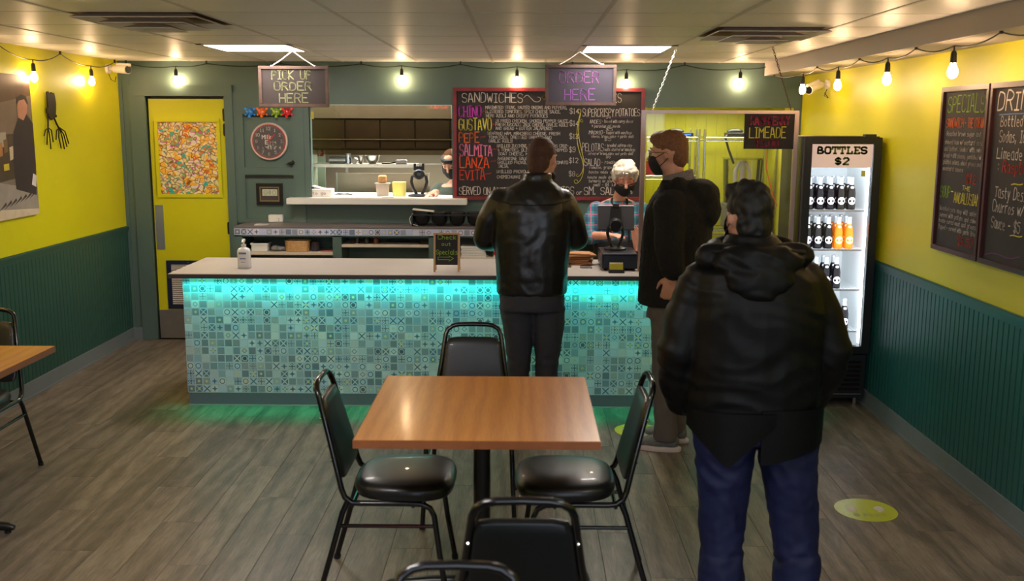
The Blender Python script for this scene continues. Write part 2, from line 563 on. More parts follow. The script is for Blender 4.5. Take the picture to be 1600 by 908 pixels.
for (k, q), lb in zip(sorted(vent_cells), ('square stepped ceiling air vent on the left, above the yellow wall bulbs', 'square stepped ceiling air vent on the right, above the hanging limeade guard')):
    gx, gy = GX[k], GY[q+1]
    t = thing('ceiling_vent', lb, 'air vent', (gx+0.305, gy+0.305, ZC), 0, 'stepped ceiling vents')
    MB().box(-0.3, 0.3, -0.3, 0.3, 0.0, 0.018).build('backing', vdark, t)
    for a, h in ((0.29, 0.0), (0.2, -0.016), (0.115, -0.032)):
        r = MB(); b = a-0.055
        # sloped louvre ring
        oz, iz = h-0.022, h
        vs = [(-a, -a, oz), (a, -a, oz), (a, a, oz), (-a, a, oz), (-b, -b, iz), (b, -b, iz), (b, b, iz), (-b, b, iz)]
        vs += [(x, y, z+0.004) for x, y, z in vs]
        fs = []
        for i in range(4):
            j = (i+1) % 4
            fs += [(i, j, 4+j, 4+i), (8+i, 12+i, 12+j, 8+j), (i, 8+i, 8+j, j), (4+i, 4+j, 12+j, 12+i)]
        r.add(vs, fs).build('louvre', vent_m, t)

# ---- soffit beam along the right wall
tag(MB().box(1.95, XR, YF, YB-0.02, 2.205, ZC+0.01).build('trim_1', mat('soffit_white', (188, 178, 172), 0.5)), kind='structure')

# ---- left wall
wl = MB().box(XL-0.1, XL, YF, YB+0.1, 0, ZC+0.02).build('wall_left', yellow); tag(wl, kind='structure')
wr = MB().box(XR, XR+0.1, YF, YB+0.1, 0, ZC+0.02).build('wall_right', yellow); tag(wr, kind='structure')
BW = 0.052
def board_mesh(mt, sgn):
    b = MB()
    # face boards with a rounded bead on one edge, standing 8 mm off the wall
    b.box(*sorted((0, 0.007*sgn)), 0.001, BW-0.011, 0, 0.94)
    b.cyl((0.0035*sgn, BW-0.0055, 0), (0.0035*sgn, BW-0.0055, 0.94), 0.0045, n=6)
    return b.mesh('board', mt)
for wall, x, sg, mt, y0 in ((wl, XL, 1, wains, 3.3), (wr, XR, -1, wains_r, 3.3)):
    me = board_mesh(mt, sg)
    n = int((YB-y0)/BW)
    for i in range(n):
        o = link('board', me, wall); o.location = (x, YB-(i+1)*BW, 0)
    MB().box(*sorted((x, x+0.007*sg)), YF, YB-n*BW, 0, 0.94).build('board_panel', mt, wall)
    r = MB()
    for (dx, z0, z1) in ((0.014, 0.925, 0.968), (0.022, 0.945, 0.962), (0.010, 0.912, 0.93)):
        r.box(*sorted((x, x+dx*sg)), YF, YB, z0, z1)
    r.build('chair_rail', mt, wall)
for nm, x, sg, y1 in (('baseboard_left', XL, 1, YB), ('baseboard_right', XR, -1, YB)):
    b = MB().box(*sorted((x, x+0.016*sg)), YF, y1, 0, 0.105)
    b.box(*sorted((x, x+0.024*sg)), YF, y1, 0, 0.012)
    tag(b.build(nm, greytrim), kind='structure')

# ---- unseen front wall: posts, header, window gap; left part kept solid against glass reflections
b = MB().box(XL, XR, YF-0.1, YF, 2.08, ZC)
b.box(XL, XR, YF-0.1, YF, 0, 0.45).box(XL, -0.85, YF-0.1, YF, 0.45, 2.08).box(2.05, XR, YF-0.1, YF, 0.45, 2.08)
tag(b.build('wall_front', green), kind='structure')

# ---- back wall with the door, pass-through and alcove openings
TH = 0.11
WX0, WX1, WZ0, WZ1 = -1.745, -0.575, 1.2, 1.968     # pass-through
AX0, AX1, AZ1 = 0.998, 2.205, 1.953                 # alcove
DX0, DX1, DZ1 = -3.075, -2.432, 2.03                # door opening
b = MB()
b.box(XL, DX0, YB, YB+TH, 0, ZC).box(DX0, DX1, YB, YB+TH, DZ1, ZC).box(DX1, WX0, YB, YB+TH, 0, ZC)
b.box(WX0, WX1, YB, YB+TH, 0, WZ0).box(WX0, WX1, YB, YB+TH, WZ1, ZC).box(WX1, AX0, YB, YB+TH, 0, ZC)
b.box(AX0, AX1, YB, YB+TH, AZ1, ZC).box(AX1, XR, YB, YB+TH, 0, ZC)
wb = b.build('wall_back', green); tag(wb, kind='structure')
# raised framing on the column between door and pass-through
fr = MB()
fr.box(-2.37, -2.285, YB-0.018, YB, 1.0, 2.06).box(-1.885, -1.79, YB-0.018, YB, 1.0, 2.06)
fr.box(-2.285, -1.885, YB-0.0175, YB, 1.395, 1.455).box(-2.285, -1.885, YB-0.0175, YB, 1.89, 2.06)
fr.box(-2.285, -1.885, YB-0.0175, YB, 1.0, 1.03)
fr.build('column_frame', green, wb)
sl = MB().box(-2.285, -1.885, YB-0.02, YB, 1.868, 1.877).box(-2.285, -1.885, YB-0.02, YB, 1.374, 1.386)  # black strips stand in for the shadow gaps of the panelling
sl.build('slot_strip', blackm, wb)
# frame round the pass-through and header board
wf = MB()
wf.box(WX0-0.05, WX1+0.05, YB-0.014, YB, WZ1, 2.075)
wf.box(WX0-0.045, WX0, YB-0.0135, YB+0.02, WZ0, WZ1).box(WX1, WX1+0.05, YB-0.0135, YB+0.02, WZ0, WZ1)
tag(wf.build('window_1', green), kind='structure')
tag(MB().box(AX0-0.03, AX1+0.045, YB-0.012, YB, AZ1, AZ1+0.16).build('trim_2', green), kind='structure')
# door casing, corner pilaster
dc = MB().box(DX0-0.13, DX0, YB-0.03, YB+0.02, 0, 2.03).box(DX1, DX1+0.07, YB-0.03, YB+0.02, 0, 2.03)
dc.box(DX0-0.13, DX1+0.07, YB-0.032, YB+0.02, 2.03, 2.12)
tag(dc.build('trim_3', green, None, bevel=0.003), kind='structure')
tag(MB().box(XL, DX0-0.13, YB-0.012, YB, 0, ZC).box(XL, XL+0.03, YB-0.02, YB, 0, ZC).build('trim_4', green), kind='structure')
tag(MB().box(XL+0.016, DX0-0.13, YB-0.03, YB-0.012, 0, 0.105).build('baseboard_back', greytrim), kind='structure')

# ---- yellow door
door = MB().box(DX0+0.008, DX1-0.008, YB+0.015, YB+0.06, 0.008, DZ1-0.022).build('door_1', yellow, bevel=0.002)
tag(door, kind='structure')
fx0, fx1, fz0, fz1 = -2.995, -2.512, 1.232, 1.822
y = YB+0.012
fr = MB()
for (a, c, d, e) in ((fx0-.03, fx1+.03, fz1, fz1+.03), (fx0-.03, fx1+.03, fz0-.03, fz0), (fx0-.03, fx0, fz0, fz1), (fx1, fx1+.03, fz0, fz1)):
    fr.box(a, c, y-0.012, y+0.004, d, e)
fr.build('window_frame', yellow, door, bevel=0.003)
def mosaic():
    """stained print: many small outlined cells"""
    g = G('floral_glass_print')
    co = g.obj()
    wn = g.n('ShaderNodeTexNoise'); g.l(co, wn.inputs['Vector']); wn.inputs['Scale'].default_value = 7; wn.inputs['Detail'].default_value = 2
    mixv = g.n('ShaderNodeMix', data_type='VECTOR'); mixv.inputs[0].default_value = 0.12
    g.l(co, mixv.inputs[4]); g.l(wn.outputs[1], mixv.inputs[5])
    mp = g.mapping(mixv.outputs[1], (1, 1, 1.5), rot=(0, 0.5, 0))
    vo = g.n('ShaderNodeTexVoronoi'); g.l(mp, vo.inputs['Vector']); vo.inputs['Scale'].default_value = 25
    ve = g.n('ShaderNodeTexVoronoi', feature='DISTANCE_TO_EDGE'); g.l(mp, ve.inputs['Vector']); ve.inputs['Scale'].default_value = 25
    sp = g.n('ShaderNodeSeparateColor'); g.l(vo.outputs['Color'], sp.inputs[0])
    big = g.noise(co, 11, 1)
    fac = g.math('FRACT', g.math('ADD', g.math('MULTIPLY', sp.outputs[0], 0.55), g.math('MULTIPLY', big, 1.3)))
    rp = g.ramp(fac, [(0.0, lin((246, 226, 170))), (0.10, lin((246, 186, 70))), (0.3, lin((226, 110, 50))), (0.40, lin((244, 210, 120))), (0.55, lin((226, 120, 60))), (0.62, lin((60, 180, 175))), (0.70, lin((236, 214, 160))), (0.82, lin((150, 186, 110))), (0.88, lin((206, 90, 150))), (0.92, lin((235, 215, 215)))])
    rp.node.color_ramp.interpolation = 'CONSTANT'
    ln = g.math('LESS_THAN', ve.outputs[0], 0.045)
    g.l(g.mix(ln, rp, lin((140, 92, 50))), g.b.inputs['Base Color'])
    g.b.inputs['Roughness'].default_value = 0.3
    return g.m
MB().box(fx0, fx1, y-0.004, y+0.004, fz0, fz1).build('patterned_window', mosaic(), door)
MB().box(-3.055, -2.988, YB+0.008, YB+0.016, 0.77, 1.14).build('push_plate', mat('brushed_plate', (150, 156, 168), 0.4, metal=0.7), door)
MB().box(DX0+0.01, DX1-0.01, YB+0.008, YB+0.016, 0.012, 0.252).build('kick_plate', mat('worn_kick_plate', (142, 134, 128), 0.4, metal=0.6, var=0.1), door)
lf = MB()
lx0, lx1, lz0, lz1 = -2.985, -2.62, 0.262, 0.675
navy = mat('navy_enamel', (22, 32, 62), 0.4)
for q in ((lx0, lx1, lz1-.035, lz1), (lx0, lx1, lz0, lz0+.035), (lx0, lx0+.04, lz0+.035, lz1-.035), (lx1-.04, lx1, lz0+.035, lz1-.035)):
    lf.box(q[0], q[1], YB+0.003, YB+0.016, q[2], q[3])
vf = lf.build('louver_frame', navy, door)
MB().box(lx0+.04, lx1-.04, YB+0.012, YB+0.0155, lz0+.035, lz1-.035).build('louver_backing', mat('red_brown_sheet', (96, 60, 50), 0.7), vf)  # reddish-brown sheet behind the slats
ls = MB()
for i in range(20):
    z = lz0+.045+i*0.0173
    ls.cbox(((lx0+lx1)/2, YB+0.008, z), (lx1-lx0-.08, 0.008, 0.009), Matrix.Rotation(0.5, 3, 'X'))
sls = ls.build('louver_slats', mat('cream_slats', (222, 212, 205), 0.5), vf); tag(sls, kind='stuff')
MB().cyl((-2.8, YB+.002, lz1-.016), (-2.8, YB+.004, lz1-.016), .005, n=8).cyl((-2.8, YB+.002, lz0+.016), (-2.8, YB+.004, lz0+.016), .005, n=8).build('screw', chrome, vf)
for z in (1.88, 1.76, 0.95, 0.3):
    MB().cyl((DX1-0.012, YB+0.002, z-0.045), (DX1-0.012, YB+0.002, z+0.045), 0.011, n=10).cyl((DX1-0.012, YB+0.002, z-0.052), (DX1-0.012, YB+0.002, z+0.052), 0.006, n=8).build('hinge', mat('dark_bronze', (52, 46, 36), 0.4, metal=0.6), door)

# ---- alcove behind the back wall on the right
alc = MB()
AY = 9.05
alc.box(AX0-0.06, AX0, YB+TH, AY, 0, 2.15).box(AX1, AX1+0.06, YB+TH, AY, 0, 2.15).box(AX0-0.06, AX1+0.06, AY, AY+0.06, 0, 2.15).box(AX0-0.06, AX1+0.06, YB+TH, AY+0.06, 2.1, 2.16)
al = alc.build('wall_alcove', mat('alcove_yellow_paint', (208, 204, 30), 0.4, var=0.05, vscale=2)); tag(al, kind='structure')
for i in range(13):
    x = AX0+0.004+i*0.0922
    MB().box(x, x+0.0895, AY-0.007, AY, 0.0, 2.1).build('board', al.data.materials[0], al)
tag(MB().box(AX1-0.07, AX1, YB, YB+TH+0.0, 0, AZ1).box(AX0, AX0+0.02, YB, YB+TH, 0, AZ1).build('trim_5', mat('alcove_jamb_yellow', (206, 200, 60), 0.4)), kind='structure')

# ---- kitchen shell
kw = mat('kitchen_wall_cream', (196, 188, 168), 0.4, var=0.04)
ksh = MB()
KY = 10.3
ksh.box(-3.2, 0.9, KY, KY+.06, 0, 2.5).box(-3.26, -3.2, YB+TH, KY, 0, 2.5).box(0.9, 0.93, YB+TH, KY, 0, 2.5)
tag(ksh.build('wall_kitchen', kw), kind='structure')
tag(MB().box(-3.2, 0.9, YB+TH, KY, 2.42, 2.5).build('ceiling_kitchen', white), kind='structure')
tag(MB().box(-1.98, -1.90, YB+TH, 9.5, 0, 2.42).build('wall_kitchen_side', mat('kitchen_pale_green', (178, 196, 176), 0.5)), kind='structure')
# ================================================================== COUNTER
TP = 0.0507
CX0, CX1, CY, CZ = -2.165, 1.735, 6.25, 0.88
def tile_material(x0, z0):
    g = G('printed_ceramic_tile')
    sx = g.n('ShaderNodeSeparateXYZ'); g.l(g.pos(), sx.inputs[0])
    M = g.math
    X = M('DIVIDE', M('SUBTRACT', sx.outputs[0], x0), TP)
    Z = M('DIVIDE', M('SUBTRACT', sx.outputs[2], z0), TP)
    ix, iz = M('FLOOR', X), M('FLOOR', Z)
    u = M('SUBTRACT', M('FRACT', X), 0.5); v = M('SUBTRACT', M('FRACT', Z), 0.5)
    cb = g.n('ShaderNodeCombineXYZ'); g.l(ix, cb.inputs[0]); g.l(iz, cb.inputs[1])
    wn = g.n('ShaderNodeTexWhiteNoise', noise_dimensions='3D'); g.l(cb.outputs[0], wn.inputs['Vector'])
    r1 = wn.outputs['Value']
    sc = g.n('ShaderNodeSeparateColor'); g.l(wn.outputs['Color'], sc.inputs[0])
    au, av = M('ABSOLUTE', u), M('ABSOLUTE', v)
    rad = M('SQRT', M('ADD', M('MULTIPLY', u, u), M('MULTIPLY', v, v)))
    dia = M('LESS_THAN', M('ABSOLUTE', M('SUBTRACT', M('ADD', au, av), 0.30)), 0.045)
    star = M('LESS_THAN', M('ABSOLUTE', M('SUBTRACT', au, av)), 0.085)
    ring = M('LESS_THAN', M('ABSOLUTE', M('SUBTRACT', rad, 0.31)), 0.05)
    mt = M('MAXIMUM', ring, M('GREATER_THAN', rad, 0.52))
    chk = M('GREATER_THAN', M('MULTIPLY', M('SINE', M('MULTIPLY', u, 26)), M('SINE', M('MULTIPLY', v, 26))), -0.25)
    du, dv = M('SUBTRACT', au, 0.22), M('SUBTRACT', av, 0.22)
    r4 = M('SQRT', M('ADD', M('MULTIPLY', du, du), M('MULTIPLY', dv, dv)))
    dots = M('GREATER_THAN', M('ABSOLUTE', M('SUBTRACT', r4, 0.12)), 0.05)
    flower = M('LESS_THAN', M('MULTIPLY', au, av), 0.014)
    flower = M('MULTIPLY', flower, M('LESS_THAN', rad, 0.36))
    diag = M('GREATER_THAN', M('SINE', M('MULTIPLY', M('ADD', u, v), 30)), 0.1)
    squ = M('MAXIMUM', star, M('LESS_THAN', M('MAXIMUM', au, av), 0.16))
    pats = [M('MULTIPLY', chk, 0.0), dia, star, mt, chk, dots, flower, diag, M('SUBTRACT', 1.0, star), M('ADD', M('MULTIPLY', chk, 0.3), 0.7), dots, M('MULTIPLY', diag, .5), chk, M('SUBTRACT', 1.0, mt), diag]
    n = len(pats)
    k = M('FLOOR', M('MULTIPLY', r1, n))
    acc = None
    for i, p in enumerate(pats):
        t = M('MULTIPLY', M('COMPARE', k, float(i), 0.4), p)
        acc = t if acc is None else M('ADD', acc, t)
    inner = M('LESS_THAN', M('MAXIMUM', au, av), 0.42)
    acc = M('MULTIPLY', acc, inner)
    pale = g.ramp(sc.outputs[1], [(0.0, lin((224, 224, 244))), (0.5, lin((186, 200, 236))), (0.8, lin((232, 220, 234))), (1.0, lin((146, 172, 206)))])
    dark = g.ramp(sc.outputs[0], [(0.0, lin((44, 58, 88))), (0.3, lin((78, 108, 140))), (0.6, lin((104, 120, 146))), (0.8, lin((128, 132, 150))), (1.0, lin((40, 46, 72)))])
    c = g.mix(acc, pale, dark)
    yc = M('MULTIPLY', M('LESS_THAN', rad, 0.17), M('GREATER_THAN', sc.outputs[2], 0.84))
    c = g.mix(yc, c, lin((224, 206, 160)))
    fr_ = M('GREATER_THAN', M('MAXIMUM', au, av), 0.445)
    c = g.mix(fr_, c, lin((222, 226, 244)))
    g.l(c, g.b.inputs['Base Color'])
    g.b.inputs['Roughness'].default_value = 0.3
    return g.m
tm = tile_material(CX0, 0.088)
ctr = thing('service_counter', 'long service counter faced with small patterned tiles under a pale grey worktop', 'counter', (0, CY, 0))
grout = mat('pale_grout', (196, 208, 214), 0.6)
b = MB().box(CX0+0.006, CX1, 0.006, 0.03, 0.085, 0.85)
b.box(CX0+0.006, CX0+0.03, 0.006, 0.60, 0.0875, 0.85).box(CX1-0.03, CX1, 0.006, 0.60, 0.0, 0.85)
b.box(CX0+0.03, CX1-.03, 0.05, 0.6, 0.40, 0.42)
b.build('body', grout, ctr)
MB().box(CX0+0.008, CX1-.012, 0.010, 0.035, 0.0, 0.0875).box(CX0+0.008, CX0+.03, 0.035, 0.6, 0.0, 0.0875).build('plinth', mat('slate_plinth', (104, 122, 140), 0.5), ctr)
MB().box(CX0+0.004, CX1-.004, 0.004, 0.02, 0.0, 0.008).build('plinth_light_line', mat('pale_light_line', (150, 170, 170), 0.5), ctr)  # pale strip stands in for the line of light below the plinth
worktop_m = mat('grey_laminate', (176, 168, 162), 0.35, var=0.05, vscale=5)
MB().cbev(-2.225, 1.752, -0.085, 0.68, 0.85, 0.881, 0.003).build('worktop', worktop_m, ctr)
MB().box(-2.2265, 1.752, -0.0865, -0.0845, 0.851, 0.877).box(-2.2275, -2.2245, -0.085, 0.68, 0.851, 0.877).build('edge_band', mat('dark_edge_band', (74, 66, 74), 0.4), ctr)
NC, NR = int((CX1-CX0)/TP), 15
tme = MB().cbev(0.0012, TP-0.0012, 0.0, 0.006, 0.0012, TP-0.0012, 0.001).mesh('tile', tm)
rest = MB()
for c in range(NC+1):
    for r in range(NR):
        x, z = CX0+c*TP, 0.088+r*TP
        if c < 20:
            o = link('tile', tme, ctr); o.location = (x, 0, z)
        else:
            w_ = min(TP, CX1-x)
            if w_ > .01: rest.box(x+0.0012, x+w_-0.0012, 0.0, 0.006, z+0.0012, z+TP-0.0012)
tag(rest.build('tile_field', tm, ctr), kind='stuff')
# tiles round the left end
endt = MB()
for c in range(11):
    for r in range(NR):
        y = 0.004+c*TP; z = 0.088+r*TP
        endt.box(CX0, CX0+0.006, y+0.0012, y+TP-0.0012, z+0.0012, z+TP-0.0012)
tag(endt.build('end_tile_field', tm, ctr), kind='stuff')
MB().box(CX0+0.01, CX1-.01, -0.030, -0.008, 0.843, 0.849).build('led_strip', mat('teal_led', (10, 255, 190), 0.5, emit=3.0), ctr)

# ---- back counter with tiled edge and open shelves
BX0, BX1, BYF, BZ = -2.285, 0.98, 7.86, 1.0
bc = thing('back_counter', 'green back counter with open cubbies and a tiled front edge against the back wall', 'counter', (0, BYF, 0))
MB().box(BX0-0.005, BX1, -0.008, YB-0.02-BYF, BZ-0.01, BZ+0.004).build('worktop', mat('dark_grey_worktop', (112, 106, 108), 0.4), bc)
tm2 = tile_material(BX0, BZ-0.062)
tm2.name = 'printed_edge_tile'
MB().box(BX0-0.002, BX1, -0.002, 0.02, BZ-0.065, BZ-0.008).build('edge_board', grout, bc)
et = MB().cbev(0.001, TP-0.001, -0.008, -0.002, 0.0, 0.0507, 0.001).mesh('tile', tm2)
for i in range(int((BX1-BX0)/TP)):
    o = link('tile', et, bc); o.location = (BX0+i*TP, 0, BZ-0.062)
car = MB()
D_ = YB-0.02-BYF
car.box(BX0, BX0+0.06, 0.0, D_, 0, BZ-0.01).box(-1.505, -1.435, 0.0, D_, 0, BZ-0.01).box(-0.74, -0.67, 0.0, D_, 0, BZ-0.01).box(0.05, 0.11, 0.0, D_, 0, BZ-0.01).box(0.92, 0.98, 0.0, D_, 0, BZ-0.01)
car.box(BX0, BX1, D_-0.015, D_, 0, BZ-0.01).box(BX0, BX1, 0.0, D_, BZ-0.075, BZ-0.064).box(BX0, BX1, 0.0, D_, 0.0, 0.08)
car.build('carcass', green, bc)
shm = mat('bare_shelf_wood', (214, 200, 180), 0.5, var=0.05)
for (a, c, z) in ((BX0+.06, -1.505, 0.80), (-1.435, -0.74, 0.865), (-0.67, 0.05, 0.765), (0.11, 0.92, 0.78), (BX0+.06, -1.505, .42), (-1.435, -.74, .45)):
    MB().box(a+.001, c-.001, 0.005, D_-0.016, z-0.022, z).build('shelf', shm, bc)

# ---- pass-through ledge
lg = thing('serving_ledge', 'thick white serving ledge along the kitchen pass-through', 'shelf', (0, YB, 1.2))
MB().cbev(-1.92, -0.45, -0.15, -0.0145, -0.038, 0.012, 0.004).build('shelf_board', white, lg)
MB().box(WX0+.002, WX1-.002, -0.0145, 0.6, -0.0, 0.012).build('sill_board', white, lg)

# ================================================================== CHAIRS
frame_m = mat('black_gloss_steel', (8, 8, 11), 0.2, coat=0.3)
vinyl = mat('black_vinyl', (26, 27, 28), 0.36, bump=0.1, bscale=180, coat=0.15)
shell_m = mat('black_pad_back', (18, 22, 24), 0.4)
foot_m = mat('black_rubber', (12, 12, 12), 0.8)
def chair_side(s):
    """one long bent tube: back upright, bend, seat rail, bend, front leg; s=+-1"""
    top_y, seat_y, foot_y = 0.135, 0.19, 0.21
    P = [(-0.236, top_y, 0.80), (-0.20, 0.155, 0.66), (-0.165, 0.178, 0.52), (-0.15, 0.186, 0.455), (-0.138, 0.189, 0.425), (-0.112, 0.19, 0.405), (-0.08, 0.19, 0.402),
         (0.10, 0.19, 0.402), (0.155, 0.191, 0.400), (0.185, 0.193, 0.385), (0.20, 0.195, 0.355), (0.22, 0.20, 0.2), (0.25, foot_y, 0.012)]
    return [(x, y*s, z) for x, y, z in P]
def make_chair(label):
    t = thing('dining_chair', label, 'chair', group='black vinyl chairs')
    # back hoop incl. uprights, seat rails and front legs: single continuous tube frame
    L, R = chair_side(1), chair_side(-1)
    top = [(-0.245, 0.125, 0.825), (-0.25, 0.10, 0.842), (-0.252, 0.07, 0.848), (-0.252, 0.0, 0.85), (-0.252, -0.07, 0.848), (-0.25, -0.10, 0.842), (-0.245, -0.125, 0.825)]
    bk = [p for p in L if p[2] > 0.5 or False]
    MB().tube(list(reversed(L[:7]))+top+R[:7], 0.0115, 10).build('back_frame', frame_m, t, smooth=True)
    for P in (L, R):
        s = 1 if P is L else -1
        MB().tube(P[6:9], 0.0112, 10).build('seat_rail', frame_m, t, smooth=True)
        lgp = MB().tube(P[8:], 0.0112, 10).build('leg', frame_m, t, smooth=True)
        MB().cyl((0.251, 0.21*s, 0.0), (0.248, 0.2098*s, 0.02), 0.0135, n=10).build('rubber_foot', foot_m, lgp)
        rl = MB().tube([(-0.13, 0.176*s, 0.405), (-0.15, 0.182*s, 0.36), (-0.20, 0.195*s, 0.18), (-0.25, 0.205*s, 0.012)], 0.0112, 10).build('leg', frame_m, t, smooth=True)
        MB().cyl((-0.2515, 0.205*s, 0.0), (-0.246, 0.205*s, 0.02), 0.0135, n=10).build('rubber_foot', foot_m, rl)
        MB().tube([(-0.165, 0.186*s, 0.31), (0.205, 0.197*s, 0.315)], 0.008, 8).build('stretcher', frame_m, t, smooth=True)
    MB().tube([(-0.11, 0.19, 0.392), (-0.11, -0.19, 0.392)], 0.008, 8).tube([(0.12, 0.19, 0.392), (0.12, -0.19, 0.392)], 0.008, 8).build('cross_rail', frame_m, t, smooth=True)
    # seat cushion: rounded plan, domed top
    sb = MB(); rs = []
    def plan(k, z, n=36):
        o = []
        for i in range(n):
            a = 2*pi*i/n
            ex = 3.2
            cx_, sy_ = cos(a), sin(a)
            x = 0.195*k*abs(cx_)**(2/ex)*(1 if cx_ >= 0 else -1); y = 0.205*k*abs(sy_)**(2/ex)*(1 if sy_ >= 0 else -1)
            y *= 1+0.06*x/0.2
            o.append(Vector((x+0.075, y, z)))
        return o
    for k, z in ((0.90, 0.408), (0.97, 0.415), (1.0, 0.432), (0.995, 0.448), (0.96, 0.462), (0.86, 0.472), (0.6, 0.478), (0.2, 0.481)):
        rs.append(plan(k, z))
    sb.rings(rs)
    st = sb.build('seat', vinyl, t, smooth=True)
    MB().rings([plan(1.004, 0.437), plan(1.008, 0.44), plan(1.004, 0.443)], cap=False).build('piping', vinyl, st, smooth=True)
    # back pad, leaning, tapering upward
    def pad(y0, x_in, z0, z1, th, name, mt, par):
        b = MB(); rs = []
        def sec(z, w, xo, k):
            o = []
            for i in range(24):
                a = 2*pi*i/24
                cx_, sy_ = cos(a), sin(a)
                o.append(Vector((xo+th/2*k*abs(cx_)**(0.7)*(1 if cx_ >= 0 else -1), w*k**0.3*abs(sy_)**(0.28)*(1 if sy_ >= 0 else -1), z)))
            return o
        N = 9
        for i in range(N+1):
            f = i/N
            z = z0+(z1-z0)*f
            xo = -0.158-(z-0.5)*0.262+x_in
            w = 0.165-(z-0.5)*0.118+y0
            k = 1.0 if 0 < i < N else 0.45
            if i == 0: rs.append(sec(z-0.006, w-0.01, xo, 0.3))
            rs.append(sec(z, w if 0 < i < N else w-0.004, xo, k if 0 < i < N else 0.8))
            if i == N: rs.append(sec(z+0.006, w-0.012, xo, 0.3))
        b.rings(rs)
        return b.build(name, mt, par, smooth=True)
    bp = pad(0.0, 0.004, 0.49, 0.785, 0.03, 'backrest', vinyl, t)
    pad(-0.006, -0.012, 0.497, 0.778, 0.008, 'back_panel', shell_m, bp)
    sc_ = MB()
    for s in (-1, 1):
        for z in (0.56, 0.72):
            sc_.ell((-0.165-(z-.5)*.262-.008, s*(0.172-(z-.5)*.12), z), 0.005, nu=8, nv=6)
    sc_.build('bolt', chrome, t)
    return t
ch = make_chair('black vinyl chair left of the centre table, facing right')
ch.location = (-0.525, 3.76, 0)
dup(ch, (0.25, 3.76, 0), pi, 'black vinyl chair right of the centre table, facing left')
dup(ch, (-0.235, 4.53, 0), -pi/2, 'black vinyl chair on the counter side of the centre table')
dup(ch, (0.008, 2.72, 0), pi/2, 'black vinyl chair on the near side of the centre table, back towards us')
dup(ch, (-0.14, 1.83, 0), -pi/2, 'nearest black chair, only its top rail showing at the lower edge')
dup(ch, (-2.78, 4.84, 0), -pi/2, 'black vinyl chair behind the small table by the left wall')

# ================================================================== TABLES
def wood(name, c1, c2, c3):
    g = G(name)
    v = g.mapping(g.obj(), (1, 0.12, 1))
    wv = g.n('ShaderNodeTexWave', bands_direction='X'); g.l(v, wv.inputs['Vector'])
    wv.inputs['Scale'].default_value = 5; wv.inputs['Distortion'].default_value = 9; wv.inputs['Detail'].default_value = 3; wv.inputs['Detail Scale'].default_value = 1.2
    fine = g.noise(g.mapping(g.obj(), (130, 6, 1)), 1.5, 4, 0.7)
    a = g.ramp(wv.outputs[0], [(0, lin(c1)), (0.5, lin(c2)), (1, lin(c3))])
    bb = g.ramp(fine, [(0.3, lin(c1)), (0.7, lin(c3))])
    g.l(g.mix(0.55, a, bb), g.b.inputs['Base Color'])
    g.b.inputs['Roughness'].default_value = 0.28
    g.b.inputs['Specular IOR Level'].default_value = 0.5
    g.b.inputs['Coat Weight'].default_value = 0.25
    g.b.inputs['Coat Roughness'].default_value = 0.12
    return g.m
oak = wood('orange_oak_laminate', (186, 116, 44), (208, 136, 56), (220, 150, 70))
edge_m = mat('oak_edge_strip', (142, 84, 48), 0.4, var=0.1, vscale=20)
def table(x0, x1, y0, y1, label):
    t = thing('cafe_table', label, 'table', ((x0+x1)/2, (y0+y1)/2, 0))
    hx, hy = (x1-x0)/2, (y1-y0)/2
    MB().box(-hx+.002, hx-.002, -hy+.002, hy-.002, 0.730, 0.760).build('tabletop', oak, t, bevel=0.002)
    eb = MB()
    for q in ((-hx, hx, -hy, -hy+.002), (-hx, hx, hy-.002, hy), (-hx, -hx+.002, -hy+.002, hy-.002), (hx-.002, hx, -hy+.002, hy-.002)):
        eb.box(*q, 0.7305, 0.759)
    eb.build('edge_band', edge_m, t)
    MB().cyl((0, 0, 0.04), (0, 0, 0.715), 0.033, n=20).build('column', black, t, smooth=True)
    MB().lathe([(0.0, 0.0), (0.06, 0.0), (0.055, 0.02), (0.035, 0.05)], (0, 0, 0.03), 20).build('collar', black, t, smooth=True)
    MB().box(-.16, .16, -.16, .16, .715, .73).build('mounting_plate', black, t)
    for k in range(4):
        a = k*pi/2
        d = Vector((cos(a), sin(a), 0))
        f_ = MB().tube([d*0.01+Vector((0, 0, 0.045)), d*0.2+Vector((0, 0, 0.04)), d*0.36+Vector((0, 0, 0.03)), d*0.385+Vector((0, 0, 0.025))], [0.026, 0.024, 0.02, 0.012], 12).build('foot', black, t, smooth=True)
        MB().cyl(d*0.355, d*0.355+Vector((0, 0, 0.012)), 0.014, n=10).build('glide', foot_m, f_)
    return t
table(-0.57, 0.272, 3.235, 4.112, 'square orange oak laminate table on a black pedestal in the middle of the room')
table(-3.07, -2.235, 3.76, 4.64, 'orange oak laminate table against the left wall, only its corner in view')

# ================================================================== FRIDGE
FX0, FX1, FY, FZ = 1.765, 2.245, 6.29, 1.748
fd = thing('bottle_fridge', 'tall black glass-door drinks cooler lit white inside, at the right end of the counter', 'fridge', ((FX0+FX1)/2, FY, 0))
W_ = (FX1-FX0)/2
fb = MB()
fb.box(-W_, -W_+.035, 0.055, .56, .06, FZ).box(W_-.035, W_, 0.055, .56, .06, FZ).box(-W_+.035, W_-.035, .53, .56, .06, FZ)
fb.box(-W_+.035, W_-.035, .055, .53, FZ-.05, FZ).box(-W_+.035, W_-.035, .055, .53, .06, .36)
fb.build('cabinet', black, fd)
lin_ = MB()
liner = mat('white_liner', (236, 240, 242), 0.4)
a = W_-.035
lin_.box(-a, -a+.006, .06, .53, .36, FZ-.05).box(a-.006, a, .06, .53, .36, FZ-.05).box(-a+.006, a-.006, .524, .53, .36, FZ-.05).box(-a+.006, a-.006, .06, .524, FZ-.056, FZ-.05).box(-a+.006, a-.006, .06, .524, .36, .368)
lin_.build('liner', liner, fd)
